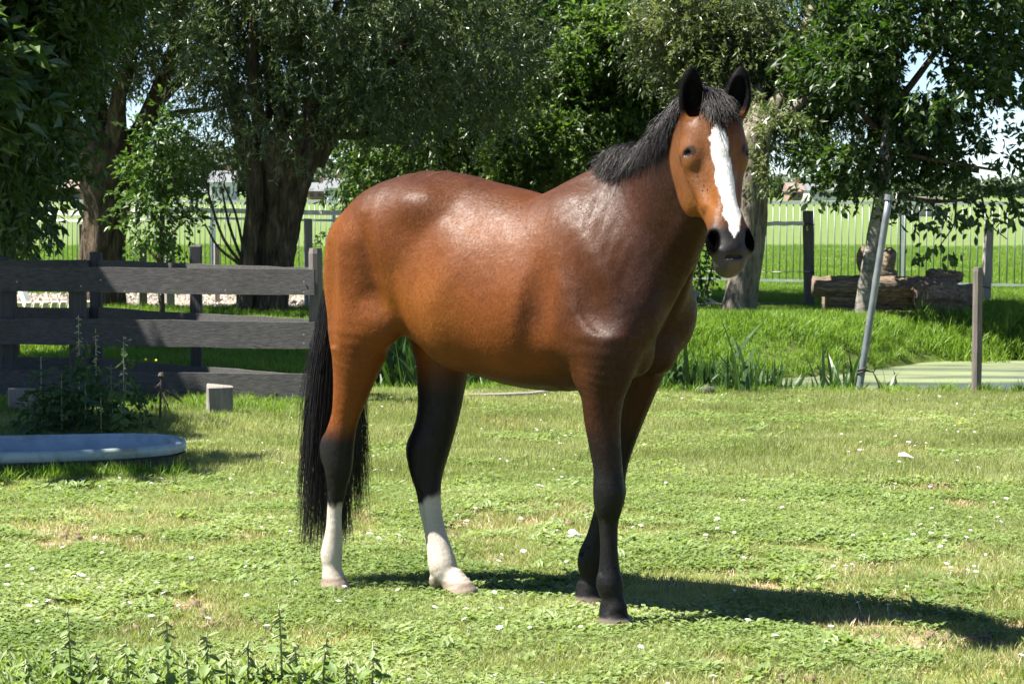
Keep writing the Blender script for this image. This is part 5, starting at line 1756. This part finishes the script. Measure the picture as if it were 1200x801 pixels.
# muscle relief: shallow grooves
for s in (-1, 1):
    chain_pts = [(0.42, s * .262, 1.42), (0.50, s * .27, 1.30), (0.585, s * .272, 1.18), (0.64, s * .262, 1.10)]
    for i, p in enumerate(chain_pts):
        ell(np.array(p) + np.array([0, s * .008, 0]), (.055, .022, .075), axes=((.86, 0, .5), (0, 1, 0), (-.5, 0, .86)), k=0.05, op='sub')
    ell((0.385, s * .305, 1.10), (.035, .03, .20), axes=((1, 0, -.15), (0, 1, 0), (.15, 0, 1)), k=0.06, op='sub')   # behind the shoulder
    ell((-0.36, s * .272, 1.19), (.018, .018, .15), axes=((1, 0, .25), (0, 1, 0), (-.25, 0, 1)), k=0.05, op='sub')
    ell((-0.575, s * .252, 1.20), (.015, .015, .17), k=0.06, op='sub')
ell((0.80, 0.0, 1.06), (.07, .012, .12), k=0.05, op='sub')               # between the breasts
FIELD[:, :, 0:4] = np.maximum(FIELD[:, :, 0:4], (-(GMIN[2] + np.arange(4) * VOX) + 0.002)[None, None, :].astype(np.float32))

import openvdb as vdb
g = vdb.FloatGrid(background=0.5)
g.copyFromArray(np.ascontiguousarray(FIELD))
hv, hq = g.convertToQuads(isovalue=0.0)
hv = hv.astype(np.float64) * VOX + GMIN
hq = hq.copy()
del FIELD, g
# Laplacian smoothing (light)
E_ = np.vstack([hq[:, [0, 1]], hq[:, [1, 2]], hq[:, [2, 3]], hq[:, [3, 0]]])
deg = np.bincount(E_.ravel(), minlength=len(hv)).astype(float)[:, None]
def lap(P):
    S_ = np.zeros_like(P)
    for c in range(P.shape[1]):
        S_[:, c] = np.bincount(E_[:, 0], P[E_[:, 1], c], len(P)) + np.bincount(E_[:, 1], P[E_[:, 0], c], len(P))
    return S_ / deg - P
soft = (np.clip((.86 - hv[:, 0]) / .08, 0, 1) * np.clip((hv[:, 2] - .20) / .2, 0, 1))[:, None]
for it in range(26):
    w_ = 1.0 if it < 4 else soft
    hv += 0.5 * lap(hv) * w_
    hv -= (0.52 if it < 4 else .50) * lap(hv) * w_
print('horse verts', len(hv), 'quads', len(hq), time.time() - T0)
horse_me = mesh_np('horse_body', hv, hq)
# ---- smooth noise over the body for veins, coat and soft relief
def vnoise(P, scale, seed):
    r = np.random.default_rng(seed)
    n = 24
    G = r.random((n, n, n)).astype(np.float32)
    Q = P * scale
    i = np.floor(Q).astype(int); f = Q - i
    f = f * f * (3 - 2 * f)
    out = 0
    for dx in (0, 1):
        for dy in (0, 1):
            for dz in (0, 1):
                w = (f[:, 0] if dx else 1 - f[:, 0]) * (f[:, 1] if dy else 1 - f[:, 1]) * (f[:, 2] if dz else 1 - f[:, 2])
                out = out + w * G[(i[:, 0] + dx) % n, (i[:, 1] + dy) % n, (i[:, 2] + dz) % n]
    return out


def ss(a, b, x):
    t = np.clip((x - a) / (b - a), 0, 1)
    return t * t * (3 - 2 * t)


P = hv
n1 = vnoise(P, 4, 1); n2 = vnoise(P, 11, 2); n3 = vnoise(P, 30, 3); n4 = vnoise(P, 70, 4)
bay = np.array([0.135, 0.0375, 0.0040]); dark = np.array([0.0205, 0.0060, 0.0022]); black = np.array([0.0042, 0.0036, 0.0038])
tan = np.array([0.24, 0.080, 0.0075]); white = np.array([0.46, 0.415, 0.355]); muz = np.array([0.012, 0.011, 0.0115])
col = np.tile(bay, (len(P), 1))


def blend(col, c, w):
    w = np.clip(w, 0, 1)[:, None]
    return col * (1 - w) + c * w


x, y, z = P.T
# darker along the back and neck top, and the shoulder
col = blend(col, dark, ss(1.30, 1.60, z + 0.06 * (n1 - .5)) * 0.75 * (x < 2))
col = blend(col, dark, ss(0.25, 0.66, x + 0.16 * (n1 - .5)) * 0.72)
col = blend(col, dark, ss(.58, .72, x + .25 * (1.1 - z)) * .8)  # chest front darkened: its shade is put into the coat colour
col = blend(col, tan, ss(-0.45, -0.66, x) * ss(0.9, 1.2, z) * 0.35)
col = blend(col, tan, ss(0.30, 0.05, np.hypot((x + 0.12) / 1.0, (z - 1.10) / .9)) * 0.35)
col = blend(col, tan, ss(0.03, 0, np.hypot((x + 0.32) * .6, (z - 1.08) * .3)) * 0.5)
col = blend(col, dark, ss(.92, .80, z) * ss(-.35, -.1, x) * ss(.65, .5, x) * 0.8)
col *= (0.86 + 0.28 * n1 * n2 * 2 + 0.10 * (n3 - .5))[:, None]
# legs: black points
hw_ = np.where(x > 0.2, ss(0.74, 0.55, z + 0.12 * (n2 - .5)), ss(0.72, 0.56, z + 0.08 * (n2 - .5)))
lh = (x < 0.2) & (y > -0.02)
hw_ = np.where(lh, ss(0.93, 0.72, z), hw_)
col = blend(col, black, hw_ * (z < 1.0))
# inner right thigh shade of dark hair
# socks on both hind legs
sk = np.where(x < 0.1, np.where(y < -.06, ss(.345, .318, z + 0.02 * (n4 - .5)), ss(.335, .305, z - (x + .40) * .55 + 0.02 * (n4 - .5) - .0)), 0)
col = blend(col, white, sk * (x < 0.1))
col = blend(col, np.array([.50, .40, .32]), sk * (x < .1) * ss(.12, .02, z) * .5 * n2 * 1.6)
# hooves
hoofc = np.array([0.13, 0.105, 0.082])
col = blend(col, np.array([.20, .155, .115]) * (.8 + .4 * n3[:, None]), ((z < .064) & (x < .1)) * ss(.064, .054, z) * .85)
col = blend(col, hoofc, (x > .1) * ss(.042, .030, z))
# head colours in the head frame
hc = (P - HP)
hS, hA_, hN = hc @ hs, hc @ ha, hc @ hn
hA_ = np.where(hA_ > .2, .2 + (hA_ - .2) / .875, hA_)
inhead = (hA_ > -0.03) & (hN > -.30) & (hA_ < .7) & (np.abs(hS) < .16) & (x > .85)
headmask = inhead & (hA_ > 0.0)
w_in = headmask * ss(-.27, -.2, hN) * ss(.0, .06, hA_)
hbay = np.array([0.140, 0.050, 0.012])
cc = np.tile(hbay, (len(P), 1)) * (0.85 + .3 * n2)[:, None]
cc = blend(cc, tan, ss(.09, .0, np.abs(hA_ - .36)) * .5)
cc = blend(cc, dark, ss(.05, .0, np.abs(hS)) * ss(-.06, -.0, hN) * .5)
cc = blend(cc, dark, ss(.14, .04, hA_) * .5)
cc = blend(cc, dark * .8, ss(.022, .014, np.hypot(np.abs(hS) - .095, hA_ - .168)) * (hN > -.09))   # round the eyes
cc = blend(cc, muz, ss(.435, .50, hA_ + .02 * (n3 - .5) - ss(.03, .0, np.abs(hS)) * .015))
cc = blend(cc, np.array([.16, .11, .085]), ss(.602, .612, hA_) * ss(.03, .015, np.abs(hS)) * .7)
cc = blend(cc, muz * .12, ss(.025, .018, np.hypot((np.abs(hS) - .061), (hA_ - .527) * .45)) * (hN > -.06))  # nostril hollows near black: shade of the cavity painted into the colour
cc = blend(cc, np.array([.040, .037, .038]), ss(.47, .53, hA_) * ss(.012, .034, np.abs(hS)) * .7 + ss(.575, .60, hA_) * .5)
cc = blend(cc, muz * .12, ss(.025, .018, np.hypot((np.abs(hS) - .061), (hA_ - .527) * .45)) * (hN > -.10))
# blaze: from under the forelock, narrower in the middle, running to the nostrils
bl_c = np.interp(hA_, [.07, .12, .20, .30, .40, .48, .52], [-.008, -.006, -.002, .003, .009, .008, .005])
bl_w = np.interp(hA_, [.085, .10, .13, .20, .30, .38, .44, .50, .52], [.0, .012, .026, .030, .030, .029, .027, .016, .0])
bz = (hA_ < .525) * (hA_ > .08) * ss(.003, -.002, np.abs(hS - bl_c + .009 * (n3 - .5)) - bl_w + .010 * (n4 - .5)) * (hN > -.06)
cc = blend(cc, np.array([.80, .78, .75]), bz)
col = col * (1 - w_in[:, None]) + cc * w_in[:, None]
# ears
for bot, tip, ax, f2, s2, L in EAR:
    q = P - bot
    t_ = q @ ax / L; fr = q @ f2; sd = q @ s2
    m_ = (t_ > .0) & (t_ < 1.1) & (np.abs(sd) < .06) & (np.abs(fr) < .06)
    col = blend(col, black * 1.0, m_ * ss(.08, .25, t_) * 1.0)
    col = blend(col, dark, m_ * (fr < -.02) * .5)
shn = 1 - w_in * ss(.025, .018, np.hypot((np.abs(hS) - .061), (hA_ - .527) * .45)) * (hN < .0)
for bot, tip, ax, f2, s2, L in EAR:
    q = P - bot
    shn = shn * (1 - .9 * ((q @ ax / L > .02) & (q @ ax / L < 1.1) & (np.abs(q @ s2) < .06) & (np.abs(q @ f2) < .06)))
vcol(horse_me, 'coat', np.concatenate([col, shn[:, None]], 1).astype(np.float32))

mh, nt, b = new_mat('horse_coat')
at = N(nt, 'ShaderNodeAttribute', attribute_name='coat')
f1 = noise(nt, 260, 3, .6, stretch=(1, 1, .22))
f2_ = noise(nt, 14, 5, .65)
c_ = mix(nt, 0.28, at.outputs['Color'], ramp(nt, f1, [(.3, (.35, .33, .32)), (.7, (1, 1, 1))]), 'MULTIPLY')
c_ = mix(nt, 0.30, c_, ramp(nt, f2_, [(.35, (.62, .56, .5)), (.6, (1, 1, 1))]), 'MULTIPLY')
nt.links.new(c_, b.inputs['Base Color'])
b.inputs['Roughness'].default_value = .46
sm_ = N(nt, 'ShaderNodeMath', operation='MULTIPLY'); sm_.inputs[1].default_value = .25
nt.links.new(at.outputs['Alpha'], sm_.inputs[0]); nt.links.new(sm_.outputs[0], b.inputs['Specular IOR Level'])
rr = N(nt, 'ShaderNodeMapRange'); rr.inputs[1].default_value = .3; rr.inputs[2].default_value = .7; rr.inputs[3].default_value = .45; rr.inputs[4].default_value = .60
nt.links.new(f2_, rr.inputs[0]); nt.links.new(rr.outputs[0], b.inputs['Roughness'])
p1 = bump(nt, b, noise(nt, 420, 2, .5, stretch=(1, 1, .25)), .16, .002)
p2 = bump(nt, b, noise(nt, 55, 3, .6, stretch=(1, 1, .45)), .07, .008, p1)
bump(nt, b, noise(nt, 16, 3, .6), .22, .02, p2)

horse = thing('horse', 'bay horse with white blaze and two white hind socks standing on the pasture', 'horse', HO, -TH)
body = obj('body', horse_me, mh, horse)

# the short coat itself: one thin lying hair per triangle
fr_ = np.random.default_rng(44)
q0 = hv[hq[:, 0]]; q1 = hv[hq[:, 1]]; q2 = hv[hq[:, 2]]; q3 = hv[hq[:, 3]]
nn_ = np.cross(q2 - q0, q3 - q1)
ar = np.linalg.norm(nn_, axis=1) + 1e-12
nn_ = nn_ / ar[:, None]
NH = 420000
fi = fr_.choice(len(hq), NH, p=ar / ar.sum())
a_, b_ = fr_.random((NH, 1)), fr_.random((NH, 1))
root = (q0[fi] * (1 - a_) + q1[fi] * a_) * (1 - b_) + (q3[fi] * (1 - a_) + q2[fi] * a_) * b_
hn_ = nn_[fi]
inh = ((root - HP) @ ha > -.02) & (np.abs((root - HP) @ hs) < .15) & (root[:, 0] > .88) & ((root - HP) @ hn > -.28)
flow = np.tile(np.array([-.55, 0, -.80]), (NH, 1))
flow[root[:, 2] < .85] = (-.12, 0, -1)
nk = (root[:, 0] > .55) & (root[:, 2] > 1.15)
flow[nk] = (-.35, .1, -1)
flow[inh] = ha * .9 + hn * .1
flow = flow + fr_.normal(size=(NH, 3)) * .22
flow -= hn_ * (flow * hn_).sum(1)[:, None]
flow /= np.linalg.norm(flow, axis=1)[:, None] + 1e-9
keep_ = (root[:, 2] > .045) & ~(((root - HP) @ ha > .46) & inh)
for bot, tip, ax, f2, s2, L in EAR:
    q = root - bot
    keep_ &= ~(((q @ ax / L) > .05) & (np.abs(q @ s2) < .05) & (np.abs(q @ f2) < .05) & ((q @ ax / L) < 1.05))
for s in (-1, 1):
    keep_ &= np.linalg.norm(root - H(s * .0845, .170, -.044), axis=1) > .017
root, flow, hn_, inh, ci = root[keep_], flow[keep_], hn_[keep_], inh[keep_], hq[fi[keep_], 0]
k_ = len(root)
ln_ = fr_.uniform(.006, .011, (k_, 1)) * np.where(inh, .6, 1)[:, None] * np.where(root[:, 2] < .6, .8, 1)[:, None]
wd_ = fr_.uniform(.0005, .0009, (k_, 1))
sd_ = np.cross(flow, hn_) + hn_ * fr_.normal(size=(k_, 1)) * .22
base_ = root + hn_ * .0002
V_ = np.stack([base_ - sd_ * wd_ * .5, base_ + sd_ * wd_ * .5, base_ + flow * ln_ + hn_ * fr_.uniform(.0003, .0010, (k_, 1))], 1).reshape(-1, 3)
fur = mesh_np('coat_hair', V_, np.arange(k_ * 3).reshape(k_, 3))
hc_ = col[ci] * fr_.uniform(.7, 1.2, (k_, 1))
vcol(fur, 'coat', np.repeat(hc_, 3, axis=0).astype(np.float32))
fm_, nt, b = new_mat('coat_hair')
at = N(nt, 'ShaderNodeAttribute', attribute_name='coat')
nt.links.new(at.outputs['Color'], b.inputs['Base Color'])
b.inputs['Roughness'].default_value = .55
b.inputs['Specular IOR Level'].default_value = .15
tag(obj('coat_hair', fur, fm_, horse), kind='stuff')

# eyes
em, nt, b = new_mat('horse_eye')
b.inputs['Base Color'].default_value = (.012, .008, .006, 1)
b.inputs['Roughness'].default_value = .12; b.inputs['Specular IOR Level'].default_value = .4
lidm = simple('eyelid', (.006, .004, .003), (.012, .008, .006), 60, .8, spec=.1)
for s in (-1, 1):
    vs, fs = [], []
    nu, nv = 14, 10
    cen = H(s * .0845, .170, -.044)
    for i in range(nv + 1):
        th = math.pi * i / nv
        for j in range(nu):
            ph = 2 * math.pi * j / nu
            d_ = np.array([math.sin(th) * math.cos(ph), math.cos(th), math.sin(th) * math.sin(ph)])
            vs.append(cen + (hs * d_[0] * .0150 + ha * d_[1] * .0145 + hn * d_[2] * .0160))
    for i in range(nv):
        for j in range(nu):
            fs.append((i * nu + j, i * nu + (j + 1) % nu, (i + 1) * nu + (j + 1) % nu, (i + 1) * nu + j))
    obj('eye', mesh_np('eye', vs, fs), em, horse)
    # upper lid fold
    lid = MB()
    arc = []
    od = _nrm(hs * s * .80 + hn * .55)
    sd_ = _nrm(np.cross(od, ha))
    for q in range(9):
        an = math.pi * q / 8
        arc.append(cen + sd_ * math.cos(an) * .0155 - ha * (math.sin(an) * .0085 - .001) + od * (.0105 + .0035 * math.sin(an)))
    lid.tube(arc, [.0006, .0013, .0018, .002, .002, .002, .0018, .0013, .0006], 7)
    obj('eyelid', lid.build('eyelid', True), lidm, horse)


# ---- hair
def strands(P0, D0, length, width, nseg, grav, noise_amp, rngs, clump=0, gvec=(0, 0, -1), surf=None):
    """ribbon-crossed strands. returns verts, faces (quads). P0 (n,3) roots, D0 (n,3) start directions"""
    n = len(P0)
    P_ = P0.copy(); D_ = D0 / np.linalg.norm(D0, axis=1)[:, None]
    seg = (length / nseg)[:, None]
    pts = [P_.copy()]
    ph = rngs.random((n, 3)) * 6.28
    fr_ = 3 + rngs.random((n, 1)) * 6
    for i in range(nseg):
        t = (i + 1) / nseg
        D_ = D_ + np.array(gvec) * grav + noise_amp * np.sin(fr_ * t * 3 + ph) * np.array([1, 1, .3])
        D_ /= np.linalg.norm(D_, axis=1)[:, None]
        P_ = P_ + D_ * seg
        pts.append(P_.copy())
    return np.array(pts)   # (nseg+1, n, 3)


def strand_mesh(pts, width, rngs):
    """triangular tubes along pts (k,n,3)"""
    k, n, _ = pts.shape
    T = np.gradient(pts, axis=0)
    T /= np.linalg.norm(T, axis=2)[..., None] + 1e-9
    ref = rngs.normal(size=(n, 3)); ref /= np.linalg.norm(ref, axis=1)[:, None]
    A = np.cross(T, ref[None]); A /= np.linalg.norm(A, axis=2)[..., None] + 1e-9
    B = np.cross(T, A)
    t = np.linspace(0, 1, k)[:, None, None]
    w = width[None, :, None] * (1 - 0.75 * t ** 2.5)
    V = []
    for q in range(3):
        a = 2 * math.pi * q / 3
        V.append(pts + (A * math.cos(a) + B * math.sin(a)) * w)
    V = np.stack(V, 2)          # k,n,3(q),3
    idx = np.arange(k * n * 3).reshape(k, n, 3)
    F = []
    for q in range(3):
        q2 = (q + 1) % 3
        F.append(np.stack([idx[:-1, :, q], idx[:-1, :, q2], idx[1:, :, q2], idx[1:, :, q]], -1).reshape(-1, 4))
    return V.reshape(-1, 3), np.vstack(F)


def hair_mat(name, c1, c2, rough=.38):
    m, nt, b = new_mat(name)
    f = noise(nt, 38, 3, .6, stretch=(1, 1, .15))
    nt.links.new(ramp(nt, f, [(.3, c1), (.7, c2)]), b.inputs['Base Color'])
    b.inputs['Roughness'].default_value = rough
    b.inputs['Specular IOR Level'].default_value = .28
    return m


hm = hair_mat('black_hair', (.005, .0045, .005), (.016, .013, .013))
# tail
r_ = np.random.default_rng(3)
nl = 300                                # locks
per = 11
rootc = np.array([-0.655, 0.0, 1.40])
allp = []
for L_ in range(nl):
    ang = r_.uniform(0, 6.28); rad = math.sqrt(r_.random())
    tz = r_.random() ** 1.4             # along the dock
    rt = rootc + np.array([-.05 * tz - .0, 0, -.30 * tz]) + np.array([math.cos(ang) * .028, math.sin(ang) * .030, 0]) * rad
    ex = math.cos(ang) * rad; ey = math.sin(ang) * rad
    endz = r_.uniform(.12, .40) if r_.random() < .8 else r_.uniform(.4, .7)
    end = np.array([-.775 + ex * .085, .005 + ey * .18, endz + .10 * (ey > .2)])
    m1 = rt * .7 + end * .3 + np.array([-.055, ey * .03, .03])
    m2 = rt * .35 + end * .65 + np.array([-.020, ey * .02, 0])
    wav = r_.uniform(0, 6.28); wf = r_.uniform(5, 9); wa = r_.uniform(.004, .011)
    kk = 16
    tt = np.linspace(0, 1, kk)[:, None]
    base = (1 - tt) ** 3 * rt + 3 * (1 - tt) ** 2 * tt * m1 + 3 * (1 - tt) * tt ** 2 * m2 + tt ** 3 * end
    base = base + np.concatenate([np.sin(tt * wf + wav), np.cos(tt * wf * 1.2 + wav * 1.7), 0 * tt], 1) * wa * tt
    off = r_.normal(size=(per, 3)) * .010
    ends_ = r_.normal(size=(per, 3)) * np.array([.012, .014, .035])
    for q in range(per):
        allp.append(base + off[q] * (1 - tt * .3) * (tt > 0.01) + ends_[q] * tt ** 2.2 * .9 + r_.normal(size=3) * .002 * np.sin(tt * 12 + q))
pts = np.stack(allp, 1)
V_, F_ = strand_mesh(pts, r_.uniform(.0008, .0016, pts.shape[1]), r_)
obj('tail', mesh_np('tail', V_, F_), hm, horse)

# mane: roots along the crest
crest_px = [(700, 186), (715, 178), (734, 170), (750, 161), (764, 152), (780, 142), (797, 133), (815, 124), (832, 118)]
from mathutils.bvhtree import BVHTree
bvh = BVHTree.FromPolygons([tuple(p) for p in hv], [tuple(int(i) for i in f) for f in hq])


def on_body(p, d):
    r2 = bvh.ray_cast(Vector(p), Vector(d))
    return r2


# crest line: highest points of the neck section at a run of stations
cl = []
for t in np.linspace(0, 1, 14):
    c0 = np.array([0.64, -.002, 1.36]); c1 = np.array([1.085, -.290, 1.70])
    c = _cr([(0.665, -.015, 1.375), (0.73, -.035, 1.425), (0.85, -.105, 1.51), (0.955, -.185, 1.585), (1.04, -.255, 1.645), (1.085, -.29, 1.68)], 8)
    ci = c[int(round(t * (len(c) - 1)))]
    axd = _nrm(np.array([.62, -.33, .50]) if t > .3 else np.array([.75, -.15, .5]))
    upn = _nrm(np.array([0, 0, 1.0]) - axd * axd[2])
    hit = bvh.ray_cast(Vector(ci + upn * .6), Vector(-upn))
    cl.append(np.array(hit[0]) if hit[0] is not None else ci + upn * .2)
cl = np.array(cl)
r_ = np.random.default_rng(5)
nl, per = 950, 9
allp, wid = [], []
sidev = _nrm(np.array([-.42, -.91, 0.0]))       # the neck's right side, towards the camera
for L_ in range(nl):
    t = (L_ + r_.random()) / nl
    f = t * (len(cl) - 1); i = min(int(f), len(cl) - 2); fr2 = f - i
    rt = cl[i] * (1 - fr2) + cl[i + 1] * fr2
    ln = np.interp(t, [0, .08, .25, .8, 1], [.06, .12, .155, .155, .12]) * r_.uniform(.75, 1.1)
    sgn = 1 if r_.random() < .93 else -1
    out = r_.uniform(.015, .05) + .012
    along = r_.normal() * .25
    dn = cl[min(i + 1, len(cl) - 1)] - cl[max(i - 1, 0)]; dn = _nrm(dn)
    kk = 9; lay = r_.random()
    tt = np.linspace(0, 1, kk)
    st_ = rt + dn * r_.normal() * .006 + sidev * r_.uniform(-.016, .02)
    p = st_ - np.array([0, 0, .004]); path = [p]
    d = _nrm(np.array([0, 0, 1.0]) * .50 + sidev * sgn * .55 + dn * along * .6 + r_.normal(size=3) * .15)
    for q in range(kk - 1):
        d = _nrm(d + np.array([0, 0, -1]) * .50 + sidev * sgn * .02 + r_.normal(size=3) * .06)
        p = p + d * ln / (kk - 1)
        loc, nor, idx_, dist = bvh.find_nearest(Vector(p))
        if loc is not None:
            l_ = np.array(loc); n_ = np.array(nor)
            gap = (p - l_) @ n_
            want = .005 + .014 * (1 - q / kk) * lay
            if gap < want:
                p = p + n_ * (want - gap)
        path.append(p)
    path = np.array(path)
    for q in range(per):
        o_ = r_.normal(size=3) * .006; e_ = r_.normal(size=3) * .014
        s_ = np.linspace(0, 1, kk)[:, None]
        allp.append(path + o_ + e_ * s_ ** 1.5)
pts = np.stack(allp, 1)
V_, F_ = strand_mesh(pts, r_.uniform(.0006, .0012, pts.shape[1]), r_)
hm2 = hair_mat('mane_hair', (.003, .0025, .0027), (.012, .008, .0075), .45)
obj('mane', mesh_np('mane', V_, F_), hm2, horse)

# forelock
allp = []
for L_ in range(150):
    u_ = r_.uniform(-1, 1)
    r0_ = H(u_ * .026, -.03, -.05 + r_.uniform(-.05, .03))
    hit = bvh.ray_cast(Vector(r0_ + np.array([0, 0, .3])), Vector((0, 0, -1)))
    if hit[0] is None:
        continue
    rt = np.array(hit[0])
    ln = r_.uniform(.11, .19) * (1 - .15 * abs(u_))
    d = _nrm(hf * .9 + np.array([0, 0, .55]) + hs * (u_ * .42 + r_.normal() * .1))
    p = rt; path = [p]; kk = 9
    for q in range(kk - 1):
        d = _nrm(d + ha * .42 - hn * .05 + hs * (u_ * .06 + .01) + r_.normal(size=3) * .05)
        p = p + d * ln / (kk - 1)
        loc, nor, idx_, dist = bvh.find_nearest(Vector(p))
        l_ = np.array(loc); n_ = np.array(nor)
        gap = (p - l_) @ n_
        want = .004 + .008 * (1 - q / kk)
        if gap < want:
            p = p + n_ * (want - gap)
        path.append(p)
    path = np.array(path)
    for q in range(10):
        o_ = r_.normal(size=3) * .006; e_ = r_.normal(size=3) * .014
        s_ = np.linspace(0, 1, kk)[:, None]
        allp.append(path + o_ + e_ * s_ ** 1.5)
pts = np.stack(allp, 1)
V_, F_ = strand_mesh(pts, r_.uniform(.0009, .0015, pts.shape[1]), r_)
obj('forelock', mesh_np('forelock', V_, F_), hm2, horse)
print('horse done', time.time() - T0)

# flies on the cheek
flym = simple('fly_black', (.01, .01, .01), rough=.4)
fb = MB(); fb.tube([(-.0035, 0, 0), (-.002, 0, .001), (.001, 0, .0015), (.0035, 0, .0005)], [.0006, .0018, .0020, .0010], 6)
fb.add([(0, 0, .002), (-.005, .0035, .002), (-.006, .0012, .002)], [(0, 1, 2)]); fb.add([(0, 0, .002), (-.005, -.0035, .002), (-.006, -.0012, .002)], [(0, 2, 1)])
fme = fb.build('fly'); fme.materials.append(flym)
Mw = Matrix.Translation(HO) @ Matrix.Rotation(-TH, 4, 'Z')
Mi = Mw.inverted()
fl_ = random.Random(2)
for u_, v_ in ((816, 200), (817, 206), (812, 211), (825, 217), (823, 223), (829, 222), (807, 213), (852, 194)):
    o_ = Mi @ Vector((0, 0, CAM_H)); d_ = (Mi.to_3x3() @ (px(u_, v_, 1.0) - Vector((0, 0, CAM_H)))).normalized()
    hit = bvh.ray_cast(o_, d_)
    if hit[0] is None:
        continue
    o = obj('fly', fme, None, None, loc=Mw @ (hit[0] + hit[1] * .0012))
    o.rotation_euler = (Mw.to_3x3() @ hit[1]).to_track_quat('Z', 'X').to_euler(); o.scale = (.6, .6, .6)
    o.rotation_euler.z += fl_.uniform(-1, 1)
    tag(o, 'tiny black fly sitting on the face of the bay horse', 'fly', 'flies on the face of the horse')
